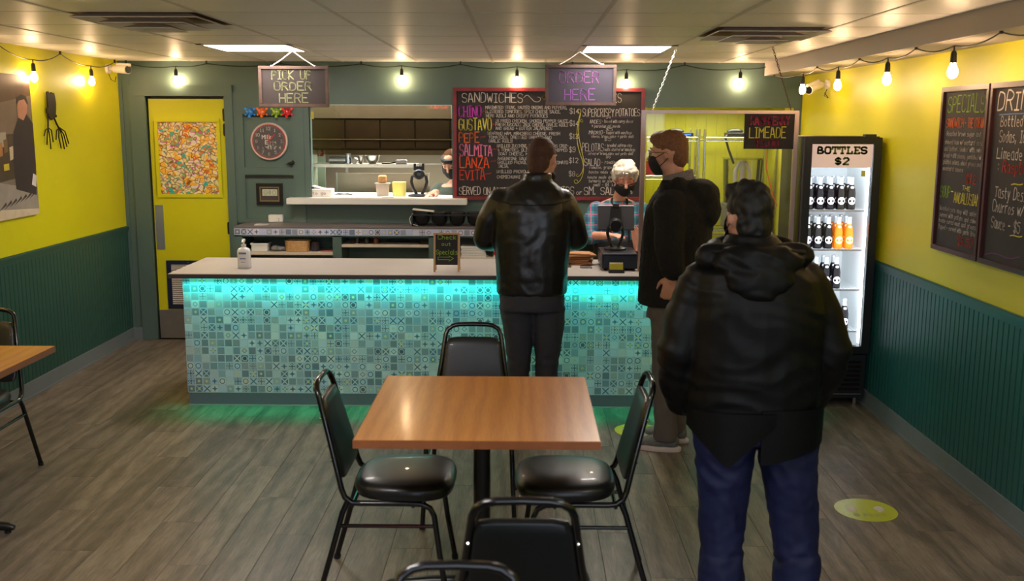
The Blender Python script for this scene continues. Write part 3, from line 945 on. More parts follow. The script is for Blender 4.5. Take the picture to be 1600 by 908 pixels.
gr = MB().box(-W_+.01, W_-.01, .03, .055, .06, .345)
grl = gr.build('grille', black, fd)
for i in range(7):
    MB().cbox((0, .026, .12+i*.03), (2*W_-.08, .008, .014), Matrix.Rotation(.5, 3, 'X')).build('slat', black, grl)
MB().box(-W_+.03, W_-.03, .024, .03, .085, .089).build('trim_line', steel, grl)
dr = thing  # door of the cooler
d0 = MB()
dx0, dx1, dz0, dz1 = -W_+.045, W_-.05, .41, 1.705
d0.box(-W_, dx0, 0, .05, .36, FZ-.005).box(dx1, W_, 0, .05, .36, FZ-.005).box(dx0, dx1, 0, .05, dz1, FZ-.005).box(dx0, dx1, 0, .05, .36, dz0)
dro = d0.build('door', black, fd, bevel=.003)
MB().box(dx0, dx1, .018, .024, dz0, dz1).build('glass', glass('cooler_glass', refl=.8), dro)
MB().box(-W_-.004, -W_+.022, -.028, -.0, .72, 1.02).build('handle', black, dro, bevel=.004)
MB().box(.13, .2, .0, .05, FZ-.004, FZ+.014).build('hinge_cover', black, dro)
hd = MB().box(dx0+.004, dx1-.004, .010, .017, 1.555, 1.70).build('header_sign', mat('pink_white_card', (232, 206, 198), 0.6, emit=.35), dro)  # emission on the card stands in for cooler light shining through
# slab serif letters
def slab(mb, ch, x0, x1, z0, z1, t, y):
    """chunky slab letters for the header"""
    F2 = {'B': '00 06 26 35 34 23 03|23 42 41 30 00', 'O': '16 05 01 10 30 41 45 36 16', 'T': '06 46|26 20|10 30|04 06|44 46', 'L': '16 10|06 26|00 40 42', 'E': '16 10|00 40 41|06 46 45|13 33', 'S': '45 36 16 05 04 13 33 42 41 30 10 01', '$': F['$'], '2': F['2']}
    for st in F2[ch].split('|'):
        p = [_pt(k) for k in st.split()]
        if ch in 'OBS': p = chaikin(p)
        ribbon(mb, [(x0+px/4*(x1-x0), z0+pz/6*(z1-z0)) for px, pz in p], t, y)
lt = MB(); x = dx0+.035; ww = (dx1-dx0-.07)/7
for ch_ in 'BOTTLES':
    slab(lt, ch_, x+.004, x+ww-.008, 1.643, 1.682, .012, .0092); x += ww
slab(lt, '$', -.042, -.012, 1.578, 1.612, .012, .0092); slab(lt, '2', .006, .038, 1.575, 1.615, .012, .0092)
lt.build('lettering', mat('olive_green_print', (98, 112, 40), .6), hd)
MB().box(.125, .15, .0165, .0175, 1.50, 1.535).build('sticker', mat('yellow_sticker', (222, 214, 90), .5), dro)
MB().box(.055, .1, .0225, .0238, .318, .333).build('badge', mat('silver_badge', (206, 202, 206), .4), grl)
for sx in (-1, 1):
    for yy in (.08, .5):
        MB().cyl((sx*(W_-.05), yy, 0), (sx*(W_-.05), yy, .06), .014, n=10).build('foot', chrome, fd)
shz = [1.285, 1.033, .773, .50]
wire = mat('white_wire', (240, 242, 244), .4)
for z in shz:
    sh = MB()
    sh.box(-a+.008, a-.008, .07, .076, z-.012, z-.001).box(-a+.008, a-.008, .51, .515, z-.008, z-.001)
    n_ = 16
    for i in range(n_+1):
        x = -a+.012+i*(2*a-.024)/n_
        sh.box(x-.0015, x+.0015, .07, .515, z-.005, z-.001)
    sh.build('wire_shelf', wire, fd)
fx = (FX0+FX1)/2
area('fridge_lamp', (fx, FY+.075, 1.05), (radians(90), 0, 0), .36, FRIDGE_W, (.85, .95, 1.0), 1.2).parent = None
tb = MB().box(a-.022, a-.006, .062, .08, .42, 1.66).build('lamp_tube', mat('fridge_tube', (235, 245, 255), .4, emit=5.0), fd)

# bottles in the cooler
def bottle(name, liq, label_mat, cap_mat, tall=.205):
    t = thing(name, '', 'bottle')
    k = tall/.205
    MB().lathe([(.001, 0), (.026, 0), (.0285, .006), (.0285, .05*k), (.0275, .085*k), (.028, .105*k), (.022, .135*k), (.0135, .16*k), (.0118, .175*k), (.0118, .196*k), (.001, .197*k)], n=14).build('glass_body', liq, t, smooth=True)
    lb = MB()
    for (cz_, rz_, ra, rr) in ((.056*k, .024*k, .85, .0292), (.142*k, .008*k, .55, .0205)):
        pts = []
        for i in range(16):
            a = 2*pi*i/16
            th_ = -pi/2+ra*cos(a); z_ = cz_+rz_*sin(a)
            r_ = rr if cz_ < .1*k else .0222-(z_/k-.135)*.34+.0008
            pts.append((r_*cos(th_), r_*sin(th_), z_))
        rc = rr if cz_ < .1*k else .0210
        pts.append((0, -rc-.0006, cz_))
        lb.add(pts, [(i, (i+1) % 16, 16) for i in range(16)])
    lb.build('label_print', label_mat, t, smooth=True)
    MB().lathe([(.0142, .156*k), (.0128, .174*k), (.0126, .194*k)], n=14).build('neck', mat('clear_neck_glass', (176, 182, 188), .2), t, smooth=True)
    MB().lathe([(.001, .193*k), (.0138, .193*k), (.0138, .203*k), (.012, .205*k), (.001, .205*k)], n=12).build('cap', cap_mat, t, smooth=True)
    return t
cola = mat('dark_cola_bottle', (9, 3, 7), .25)
orange = mat('orange_soda_bottle', (226, 110, 14), .25)
for m_ in (cola, orange): m_.node_tree.nodes['Principled BSDF'].inputs['Specular IOR Level'].default_value = .18
lab_w = mat('white_bottle_label', (226, 214, 214), .5)
lab_o = mat('pale_orange_label', (244, 206, 150), .5)
cap_w = mat('silver_cap', (200, 200, 206), .3, metal=.6)
pc = bottle('soda_bottle', cola, lab_w, cap_w); po = bottle('soda_bottle', orange, lab_o, cap_w)
ordn = ['first', 'second', 'third', 'fourth', 'fifth']
rown = ['front row', 'second row', 'third row']
used_ = {}
def put(kind, x, y, z, lbl, grp):
    src = pc if kind == 'c' else po
    if kind not in used_:
        used_[kind] = 1; src.location = (x, y, z); src['label'] = lbl; src['group'] = grp
    else:
        o = dup(src, (x, y, z), None, lbl); o['group'] = grp
spec = [(shz[0], ['c']*5, 'top shelf', 3), (shz[1], ['c', 'c', 'c', 'o', 'o'], 'second shelf', 3), (shz[2], ['c', 'c', 'c', 'c'], 'third shelf', 2), (shz[3], ['c', 'c', 'c', 'c', 'c'], 'bottom shelf', 1)]
for z, ks, sn, rows in spec:
    for r in range(rows):
        for i, k in enumerate(ks):
            cn = 'dark cola bottle' if k == 'c' else 'orange soda bottle'
            put(k, FX0+.075+i*.0665+(.004 if r % 2 else 0), FY+.115+r*.085, z-.0005, f'{cn}, {ordn[i]} from left, {rown[r]}, cooler {sn}', 'bottles in the drinks cooler')
# ================================================================== STRING LIGHTS
cord_m = mat('black_cord', (18, 15, 13), 0.5)
bulb_m = mat('lit_bulb', (255, 211, 160), 0.4, emit=BULB_L)
def string(label, bulbs, clips, path_end, name='string_lights'):
    """bulbs/clips: world points on the cord; cord sags between clips"""
    t = thing(name, label, 'string lights', bulbs[0])
    o = Vector(bulbs[0])
    pts = sorted([(Vector(p), 'b') for p in bulbs]+[(Vector(p), 'c') for p in clips], key=lambda q: q[0].dot(path_end))
    P = [q[0]-o for q in pts]
    full = []
    for a, b in zip(P, P[1:]):
        L = (b-a).length
        for k in range(6):
            f = k/6
            full.append(a.lerp(b, f)-Vector((0, 0, min(0.022, L*.05)*4*f*(1-f))))
    full.append(P[-1])
    MB().tube(full, 0.0034, 6).build('cord', cord_m, t, smooth=True)
    for c in clips:
        q = Vector(c)-o
        MB().cbox(q+Vector((0, 0, .008)), (.012, .012, .03)).build('clip', cord_m, t)
    for bpt in bulbs:
        q = Vector(bpt)-o
        s = MB().tube([q, q-Vector((0, 0, .03))], .004, 6).lathe([(.001, .0), (.008, 0), (.0135, -.012), (.015, -.05), (.013, -.056), (.001, -.056)], q-Vector((0, 0, .022)), 12)
        so = s.build('socket', cord_m, t, smooth=True)
        MB().lathe([(.001, 0), (.011, 0), (.013, -.010), (.021, -.030), (.0235, -.045), (.020, -.060), (.010, -.070), (.001, -.072)], q-Vector((0, 0, .075)), 14).build('bulb', bulb_m, so, smooth=True)
    return t
dz = 0.12
yb = YB-.055
string('string of five glowing bulbs along the top of the dark green back wall',
       [(x, yb, z+dz) for x, z in ((-2.80, 2.145), (-0.975, 2.155), (-0.045, 2.15), (0.835, 2.13), (1.75, 2.14))],
       [(x, yb, 2.288) for x in (-3.2, -2.55, -1.95, -1.3, -.5, .4, 1.3, 2.0)], Vector((1, 0, 0)))
string('string of glowing bulbs on the left yellow wall above the chef photograph',
       [(XL+.045, y, z+dz-.015) for y, z in ((7.62, 2.13), (6.72, 2.12), (5.85, 2.13), (4.9, 2.13), (4.0, 2.13), (3.1, 2.13), (2.2, 2.13), (1.2, 2.13))],  # nearer bulbs are out of view, added to light the ceiling
       [(XL+.035, y, 2.292) for y in (.8, 1.7, 2.6, 3.5, 4.45, 5.4, 6.3, 7.15, 8.1)], Vector((0, 1, 0)))
string('string of glowing bulbs hanging under the right soffit beam',
       [(1.985, y, z+dz-.01) for y, z in ((7.22, 2.07), (6.42, 2.07), (5.56, 2.07), (4.72, 2.07), (3.8, 2.07))],  # the nearest bulb is out of view, added for its light
       [(1.975, y, 2.20) for y in (8.0, 6.85, 6.0, 5.15, 4.25, 3.35)], Vector((0, 1, 0)))

# security cameras
cam_w = mat('white_camera_shell', (228, 220, 214), 0.35)
def seccam(loc, aim, wall, label):
    t = thing('security_camera', label, 'security camera', loc)
    wv = Vector(wall)
    MB().cyl(wv*.0, wv*.022, .036, n=18).build('wall_plate', cam_w, t, smooth=True)
    joint = wv*.055
    MB().tube([wv*.02, joint, joint+Vector((0, 0, .004))], .011, 8).ell(joint, .018).build('bracket', cam_w, t, smooth=True)
    d = Vector(aim).normalized()
    p0 = joint+d*.012
    bd = MB().cyl(p0, p0+d*.15, .030, .034, 20).build('housing', cam_w, t, smooth=True)
    MB().cyl(p0+d*.151, p0+d*.155, .029, n=20).build('lens', black, bd, smooth=True)
    up_ = Vector((0, 0, .036))
    MB().tube([p0+d*.03+up_, p0+d*.175+up_], .012, 8).build('sun_shade', cam_w, bd, smooth=True)
    MB().tube([wv*.01+Vector((0, 0, -.03)), wv*.03+Vector((0, 0, -.085)), wv*.03+Vector((.03, 0, -.10)), wv*.05+Vector((.02, 0, -.06))], .003, 6).build('cable', cord_m, t, smooth=True)
seccam((XL, 8.02, 2.235), (.86, -.45, -.06), (1, 0, 0), 'white bullet security camera at the top of the left wall near the corner')
seccam((XR, 7.55, 2.115), (-.75, -.62, -.28), (-1, 0, 0), 'white bullet security camera under the right beam beside a bulb')

# ================================================================== HANGING SIGNS
board = mat('chalkboard_black', (44, 40, 42), 0.75, var=0.08, vscale=4)
board_br = mat('brown_chalkboard', (36, 24, 20), 0.8, var=0.08, vscale=4)
oldwood = mat('weathered_wood_frame', (66, 44, 34), 0.6, var=0.35, vscale=25)
redwood = mat('red_stained_frame', (132, 40, 44), 0.4, var=0.25, vscale=14)
darkred = mat('dark_mahogany_frame', (62, 26, 26), 0.35, var=0.25, vscale=14)
rope = mat('white_cord', (226, 214, 204), 0.7)
def chalk(name, rgb): return mat(name, rgb, 0.85, var=0.08, vscale=60)
chW = chalk('white_chalk', (218, 210, 204)); chP = chalk('violet_chalk', (104, 58, 104)); chG = chalk('sage_chalk', (112, 112, 78))
chY = chalk('yellow_chalk', (222, 212, 84)); chM = chalk('magenta_chalk', (196, 62, 190)); chO = chalk('orange_chalk', (214, 104, 52))
chK = chalk('pink_chalk', (236, 130, 178)); chR = chalk('red_chalk', (206, 66, 52)); chOR = chalk('bright_orange_chalk', (240, 92, 44))
chLg = chalk('lime_chalk', (150, 190, 60)); chB = chalk('blue_chalk', (90, 120, 170)); chLP = chalk('lilac_chalk', (104, 60, 116))
def framed(t, w_, h_, fw, bm_, fm, depth=.02):
    """board with a four-piece frame, front at y=-depth, centred"""
    MB().box(-w_/2+fw*.5, w_/2-fw*.5, -.010, 0, -h_/2+fw*.5, h_/2-fw*.5).build('board', bm_, t)
    for q in ((-w_/2, w_/2, h_/2-fw, h_/2), (-w_/2, w_/2, -h_/2, -h_/2+fw), (-w_/2, -w_/2+fw, -h_/2+fw, h_/2-fw), (w_/2-fw, w_/2, -h_/2+fw, h_/2-fw)):
        MB().box(q[0], q[1], -depth, .002, q[2], q[3]).build('frame_rail', fm, t, bevel=.002)
def hang(name, label, x0, x1, z0, z1, Y, lines, hook, bm_):
    t = thing(name, label, 'sign', ((x0+x1)/2, Y, (z0+z1)/2))
    w_, h_ = x1-x0, z1-z0
    framed(t, w_, h_, .022, bm_, oldwood)
    for (s, a, b, zt, zb, m_) in lines:
        lt = MB(); write(lt, s, a*w_/2, b*w_/2, zt*h_/2, zb*h_/2, .0075, -.0115, .12)
        lt.build('lettering', m_, t)
    hk = Vector(hook)-t.location
    for sx in (-1, 1):
        e = Vector((sx*w_*.31, -.008, h_/2-.002))
        MB().tube([e, e.lerp(hk, .5)-Vector((0, 0, .004)), hk], .0034, 6).build('cord', rope, t, smooth=True)
        MB().ell(e, .009, nu=8, nv=6).build('screw_eye', chrome, t)
    MB().cyl(hk, hk+Vector((0, 0, .01)), .012, n=8).build('hook', rope, t)
hang('hanging_chalkboard', 'brown-framed chalkboard hanging over the left end of the counter reading PICK UP ORDER HERE', -1.794, -1.318, 1.925, 2.199, 6.9,
     [('PICK', -.62, .0, .78, .36, chG), ('UP', .2, .5, .78, .36, chG), ('ORDER', -.56, .5, .22, -.18, chG), ('HERE', -.42, .4, -.34, -.78, chG)], (-1.56, 6.9, ZC-.011), board_br)
hang('hanging_chalkboard', 'brown-framed chalkboard hanging over the register reading ORDER HERE in purple chalk', .153, .635, 1.942, 2.214, 6.9,
     [('ORDER', -.60, .5, .66, .12, chP), ('HERE', -.45, .4, -.2, -.72, chLP)], (.385, 6.9, ZC-.011), mat('violet_grey_chalkboard', (42, 36, 48), .8))

# ================================================================== MENU BOARD
k = 1.555/295
mbx, mbz = -0.564, 2.105
t = thing('menu_board', 'large red-framed chalkboard menu of sandwiches on the back wall above the register', 'menu board', (mbx+1.555/2, YB-.012, mbz-.907/2))
framed(t, 1.555, .907, .028, board, redwood, .026)
def pw(px): return (px-708)*k-1.555/2
def pz(py): return (137-py)*(.907/176)+.907/2
groups = {}
loose = []
def L_(s, a, b, zt, zb, m_, th=.0042, jit=.15, slant=0.):
    if m_ is chW and th < .0055: mb = groups.setdefault(m_.name, (m_, MB()))[1]
    else:
        mb = MB(); loose.append((m_, mb))
    write(mb, s, pw(a), pw(b), pz(zt), pz(zb), th, -.0115, jit, slant)
L_('SANDWICHES', 722, 815, 145, 159.5, chW, .0062)
for s, a, b, zt, zb, m_ in (('CHINO', 717, 751, 165.5, 182, chM), ('GUSTAVO', 717, 767, 186, 203, chY), ('PEPE', 717, 748, 207, 222, chO), ('SALMITA', 718, 768, 226, 243, chK), ('LANZA', 718, 763, 246, 262, chOR), ('EVITA', 718, 757, 265, 281, chR)):
    L_(s, a, b, zt, zb, m_, .0085, .2)
for x, y in ((753, 174), (768, 194), (750, 214), (768, 233), (766, 252), (758, 272)): L_('~', x, x+7, y-3, y+3, chR, .005)
small = [('MARINATED STEAK, SAUTED ONIONS AND PEPPERS,', 758, 884, 165), ('BLISTERED TOMATOES, SPICY CHEESE SAUCE,', 758, 874, 171.5), ('HERB AIOLI AND CRISPY POTATOES', 759, 854, 178),
 ('2X FRIED CHICKEN, SMOKED PEPPER SAUCE,', 773, 887, 186), ('FRESH AVOCADO, JACK CHEESE, GARLIC AIOLI', 774, 885, 191.8), ('AND BREAD + BUTTER JALAPENOS', 774, 861, 197.6),
 ('SERRANO HAM, MANCHEGO CHEESE, FRESH', 761, 873, 205.5), ('TOMATOES, DRESSED GREENS AND', 763, 860, 211.5), ('GARLIC AIOLI!', 763, 800, 217.5),
 ('GRILLED ZUCCHINI, ROASTED PEPPERS CRUZ-', 776, 887, 225), ('& TOMATOES, OLIVE TAPENADE, WHIPPED', 777, 885, 231.3), ('GOAT CHEESE, HERBS', 778, 838, 237.5),
 ('ARGENTINE SAUSAGE,', 777, 836, 245), ('GRILLED PROVOLONE, ARUGULA, TOMATO', 777, 886, 251), ('SALSA,', 778, 794, 257),
 ('GRILLED PROVOLONE,', 775, 836, 265.5), ('CHIMICHURRI', 776, 812, 274)]
for s, a, b, y in small: L_(s, a, b, y, y+4.6, chW, .0034, .2)
for s, y in (('$14', 169), ('$14', 188), ('$13', 208), ('$9', 229), ('$12', 246), ('$8', 267)): L_(s, 888, 888+len(s)*4.6, y, y+7.6, chW, .0042)
L_('SERVED ON', 717, 765, 293, 305, chW, .006)
L_('ARTISAN BREAD WITH', 770, 862, 293, 305, chW, .006)
L_('CHIPS', 864, 896, 292, 304, chW, .006); L_('or', 900, 909, 297, 304, chW, .005); L_('SM. SALAD', 912, 975, 292, 304, chW, .006)
L_('SIDES', 934, 967, 146, 159, chW, .006)
L_('SUPERCRISPY', 908, 956, 169, 181, chW, .0046); L_('POTATOES', 959, 996, 169, 180, chW, .0046)
L_('$4', 944, 951, 180, 184, chW, .003)
cur = [('ANDES', 919, 936, 186, 5.6), ('- tossed with curry cheese', 938, 986, 186, 4.4), ('+ peruvian aji verde', 922, 966, 193.5, 4.6), ('$5', 944, 954, 198.5, 5), ('MADRID', 918, 939, 203, 5.4), ('- topped with manchego', 941, 984, 203.5, 4.4),
 ('cheese, brava sauce + garlic aioli', 922, 987, 209.5, 4.4), ('$5', 942, 952, 213.8, 5), ('- breaded saffron rice', 943, 985, 223.5, 4.6), ('balls stuffed w/ manchego', 943, 990, 230, 4.6), ('served w/ brava sauce and garlic aioli', 917, 987, 236.6, 4.2), ('$6', 945, 952, 241, 4.8),
 ('- romaine, green', 938, 982, 250, 4.8), ('romaine, grape tomatoes', 920, 978, 258, 4.6), ('house made croutons', 919, 976, 265.5, 4.6), ('house made dressing', 917, 972, 274, 4.4), ('turmeric or olive', 919, 958, 280, 4.4), ('small - $4  large - $8', 926, 980, 286, 4.4)]
for s, a, b, y, h in cur: L_(s, a, b, y, y+h, chW, .003, .25, .12)
L_('PELOTAS', 908, 941, 223, 235, chW, .0036); L_('SALAD', 912, 936, 247, 258, chW, .0042)
def curve(pts, m_, th):
    mb = MB(); loose.append((m_, mb))
    q = pts
    for _ in range(2): q = chaikin(q)
    ribbon(mb, [(pw(a), pz(b)) for a, b in q], th, -.0116)
curve([(817, 152), (822, 147), (828, 153), (834, 159), (842, 158), (843, 152), (838, 151)], chW, .004)
curve([(903, 176), (899, 173), (901, 169), (906, 171), (903, 180), (900, 195), (899, 215), (903, 235), (909, 250), (911, 265), (908, 278), (902, 286), (897, 286), (896, 281), (900, 280), (902, 283)], chY, .005)
curve([(905, 176), (902, 190), (902, 212), (907, 233), (911, 250), (910, 264), (906, 273), (901, 276), (899, 273), (902, 271)], chY, .005)
curve([(907, 186), (909, 189), (906, 190), (904, 187), (907, 185)], chY, .004)
curve([(846, 152), (849, 155), (852, 152), (849, 149), (846, 152)], chY, .008)
for a, b, y in ((912, 990, 181), (919, 938, 192), (918, 938, 209), (908, 930, 236), (913, 937, 259)):
    curve([(a, y), (a+4, y+2), ((a+b)/2, y), (b-3, y+1.5), (b, y)], chLP, .0042)
for nm, (m_, mb) in groups.items(): tag(mb.build('small_lettering', m_, t), kind='stuff')
for m_, mb in loose: mb.build('lettering', m_, t)

# ================================================================== RIGHT WALL BOARDS
def rwall(label, y_far, y_near, z0, z1, rows):
    t = thing('menu_board', label, 'menu board', (XR-.002, (y_far+y_near)/2, (z0+z1)/2), -pi/2)
    w_, h_ = y_far-y_near, z1-z0
    framed(t, w_, h_, .026, board, darkred, .026)
    gs = {}
    for r in rows:
        s, a, b, zt, zb, m_ = r[:6]
        mb = MB()
        write(mb, s, -w_/2+a*w_, -w_/2+b*w_, h_/2-zt*h_, h_/2-zb*h_, r[6] if len(r) > 6 else .004, -.0115, .2, .08)
        mb.build('lettering', m_, t)
rwall('dark framed SPECIALS chalkboard, left of the two boards on the right yellow wall', 5.45, 4.90, 1.155, 2.02, [
 ('SPECIALS', .11, .88, .055, .155, chLg, .006), ('SANDWICH', .1, .48, .19, .245, chO, .0055), ('- THE CUBAN', .51, .90, .19, .245, chO, .0055),
 ('Roasted brown sugar and', .13, .85, .27, .295, chW), ('shaved ham w/ mustard seed', .1, .9, .32, .345, chW), ('and butter. Smoked with swiss', .1, .92, .36, .385, chW),
 ('bread + dill cheese, garnished with', .1, .95, .40, .425, chW), ('pickled onions, mixed greens and', .1, .9, .44, .465, chW), ('mustard sauce', .1, .55, .48, .505, chW),
 ('$12', .62, .82, .515, .565, chR, .006), ('SOUP', .08, .3, .60, .67, chLg, .006), ('-', .32, .38, .6, .66, chY, .006), ('THE', .56, .72, .585, .61, chY, .004), ('ANDALUSIAN', .4, .92, .625, .69, chY, .0055),
 ('Roasted corn soup with saffron', .1, .95, .725, .75, chW), ('served with potato and chives', .1, .94, .765, .79, chW), ('house cured meat and greens', .1, .9, .80, .825, chW), ('topped - served with garlic bread', .1, .94, .84, .865, chW), ('$3.50', .55, .85, .885, .935, chR, .006)])
rwall('dark framed DRINKS chalkboard cut by the right edge of the picture', 4.885, 4.33, 1.155, 2.02, [
 ('DRINKS', .1, .92, .05, .15, chW, .0075), ('Bottled Drinks', .18, .95, .18, .235, chW, .005), ('Sodas, Iced Tea', .18, .95, .26, .32, chW, .005), ('Limeade $3', .16, .8, .35, .41, chW, .005),
 (': ', .2, .25, .43, .47, chW), ('Raspberry', .28, .9, .42, .48, chR, .007), ('Tasty Desserts', .18, .95, .56, .62, chW, .005), ('Churros w/ Choc', .16, .96, .64, .70, chW, .005), ('Sauce - $5', .16, .66, .73, .79, chW, .006),
 ('~', .45, .6, .53, .55, chY, .005), ('~', .5, .66, .8, .82, chY, .005), ('~', .1, .9, .165, .18, chB, .006), ('~', .05, .55, .9, .98, chLP, .005)])

# ================================================================== LEFT WALL: photo and fork ornament
y0, y1, z0, z1 = 5.75, 6.70, 1.205, 2.12
t = thing('photo_print', 'large unframed photograph of a dark-clothed cook in a kitchen, at the left edge', 'picture', (XL+.002, (y0+y1)/2, (z0+z1)/2), pi/2)
w_, h_ = y1-y0, z1-z0
MB().box(-w_/2, w_/2, -.02, 0, -h_/2, h_/2).build('panel', mat('print_base_grey', (120, 108, 92), .45, var=.2, vscale=3), t)
def flat(name, poly, mt, dy):
    mb = MB(); n = len(poly)
    q = [(-w_/2+a*w_, -h_/2+b*h_) for a, b in poly]
    mb.add([(x, -.02-dy, z) for x, z in q], [tuple(range(n))])
    mb.build(name, mt, t)
def pm_(n, c): return mat('print_'+n, c, .45, var=.12, vscale=9)
flat('printed_ceiling', [(0, 1), (1, 1), (1, .70), (.0, .8)], pm_('hood_brown', (98, 70, 52)), .0004)
flat('printed_hood', [(.0, .72), (1, .86), (1, .6), (0, .56)], pm_('hood_grey', (124, 106, 88)), .0006)
flat('printed_lamp', [(.3, 1), (.46, .86), (.3, .8), (.2, .9)], pm_('lamp_cream', (226, 212, 178)), .0008)
flat('printed_shelf', [(0, .56), (1, .60), (1, .30), (0, .22)], pm_('dark_shelves', (70, 58, 46)), .001)
flat('printed_tiles', [(0, .58), (.62, .6), (.62, .50), (0, .48)], pm_('pale_tiles', (170, 160, 140)), .0012)
flat('printed_table', [(0, .26), (1, .12), (1, 0), (0, 0)], pm_('cream_counter', (206, 188, 160)), .0014)
flat('printed_tray', [(.35, .28), (1, .18), (1, .04), (.35, .08)], pm_('steel_tray', (150, 142, 134)), .0016)
for i in range(9):
    a = .3+.07*i; b_ = .43+.03*sin(i*2.1)
    flat('printed_jar', [(a, b_), (a+.05, b_+.01), (a+.05, b_+.1), (a, b_+.09)], pm_('jar%s' % 'abc'[i % 3], [(176, 120, 66), (120, 90, 60), (196, 180, 150)][i % 3]), .0017)
for i in range(3):
    flat('printed_tag', [(.38+i*.18, .335), (.45+i*.18, .34), (.45+i*.18, .385), (.38+i*.18, .38)], pm_('yellow_tag', (196, 178, 50)), .0018)
for i in range(7):
    a = .45+.07*i
    flat('printed_knife', [(a, .06+.01*i), (a+.1, .12+.01*i), (a+.11, .10+.01*i)], pm_('dark_tool', (56, 50, 54)), .0018)
flat('printed_coat', [(.70, .20), (.98, .14), (1, .35), (1, .66), (.9, .74), (.80, .7), (.72, .6), (.69, .4)], pm_('charcoal_coat', (44, 38, 46)), .002)
flat('printed_face', [(.80, .70), (.87, .68), (.93, .74), (.94, .80), (.90, .84), (.83, .83), (.795, .77)], pm_('skin', (190, 132, 108)), .0022)
flat('printed_hair', [(.785, .79), (.80, .84), (.86, .865), (.93, .85), (.955, .79), (.93, .80), (.9, .83), (.83, .82)], pm_('hair_dark', (40, 30, 34)), .0024)
flat('printed_hand', [(.92, .22), (.98, .2), (1, .28), (.95, .3)], pm_('glove', (214, 204, 200)), .0024)

# fork ornament: hat-wearing curled figure ending in two forks
t = thing('fork_ornament', 'black metal wall ornament ending in two splayed forks, on the yellow left wall', 'wall ornament', (XL, 7.07, 1.83), pi/2)
iron = mat('black_wrought_iron', (22, 16, 12), .5, metal=.3)
def iv(px, py):  # ornament coordinates from its own 45 x 80 drawing
    return ((px-96)*.0108, (187-py)*.0052)
body = [(84, 150), (86, 149), (88, 152), (90, 150), (94, 151), (95, 158), (95.5, 165), (95, 172), (94, 180), (92, 185), (88, 187), (85, 184), (83.5, 178), (82, 178), (82, 172), (84, 170), (84, 160)]
MB().prism([iv(*p) for p in reversed(body)], -.022, -.012).build('plate', iron, t, bevel=.002)
def iw(pts, r, nm, par=None):
    o_ = MB().tube([(iv(a, b)[0], -.017, iv(a, b)[1]) for a, b in pts], r, 8).build(nm, iron, par or t, smooth=True); return o_
iw([(83.5, 178), (83.2, 190), (82.5, 198)], .006, 'fork_handle')
iw([(92, 184), (95, 192), (98, 198)], .006, 'fork_handle')
MB().cyl((0, 0, .03), (0, -.014, .03), .01, n=8).build('wall_standoff', iron, t)
for pts in ([(83, 197), (79, 200), (76.5, 207)], [(82.5, 198), (81, 205), (79.5, 219)], [(83, 198), (84, 208), (84.5, 225)], [(83, 197), (87, 200), (88.3, 216)],
            [(98, 197), (94, 201), (92.5, 213)], [(98, 198), (96.5, 210), (99, 225)], [(99, 198), (101.5, 210), (103.5, 226)], [(99, 198), (104, 206), (107.5, 223)], [(99, 197), (106, 202), (110.5, 219)]):
    iw(pts, .0042, 'tine')

# ================================================================== COLUMN ITEMS
t = thing('wall_clock', 'round red-rimmed wall clock reading Milk Eggs Butter on the green column', 'clock', (-2.073, YB, 1.668))
R_ = .152
MB().lathe([(.001, -.03), (R_-.012, -.03), (R_-.006, -.036), (R_, -.03), (R_, 0), (.001, 0)], n=40, axis=(0, 1, 0)).build('case', mat('cream_clock_case', (214, 196, 188), .4), t, smooth=True)
MB().lathe([(.001, -.0315), (R_-.014, -.0315), (R_-.014, -.030), (.001, -.030)], n=40, axis=(0, 1, 0)).build('red_ring', mat('red_clock_ring', (172, 34, 44), .5), t)
MB().lathe([(.001, -.0325), (R_-.022, -.0325), (R_-.022, -.031), (.001, -.031)], n=40, axis=(0, 1, 0)).build('dial', mat('grey_brown_dial', (80, 74, 78), .6), t)
nm_ = MB()
for h in range(1, 13):
    a = radians(90-30*h); cx_, cz_ = .103*cos(a), .103*sin(a)
    s = str(h); hw = .009*len(s)
    write(nm_, s, cx_-hw, cx_+hw*.8, cz_+.012, cz_-.011, .0035, -.0332, .0)
for i in range(60):
    a = 2*pi*i/60
    ribbon(nm_, [(.121*cos(a), .121*sin(a)), ((.126 if i % 5 else .128)*cos(a), (.126 if i % 5 else .128)*sin(a))], .0015, -.0332)
nm_.build('numerals', mat('cream_print', (226, 216, 206), .6), t)
wd = MB()
write(wd, 'Milk', -.055, .02, .05, .02, .006, -.0331, .05); write(wd, 'Eggs', -.03, .06, .006, -.022, .006, -.0331, .05); write(wd, 'Butter', -.052, .062, -.034, -.062, .006, -.0331, .05)
wd.build('words', mat('cream_words', (232, 222, 214), .6), t)
MB().cbox((.024, -.0345, .028), (.007, .0015, .078), Matrix.Rotation(radians(42), 3, 'Y')).cbox((.002, -.036, .03), (.005, .0015, .066)).cyl((0, -.034, 0), (0, -.038, 0), .007, n=12).build('hand', mat('red_clock_hand', (206, 40, 48), .5), t)

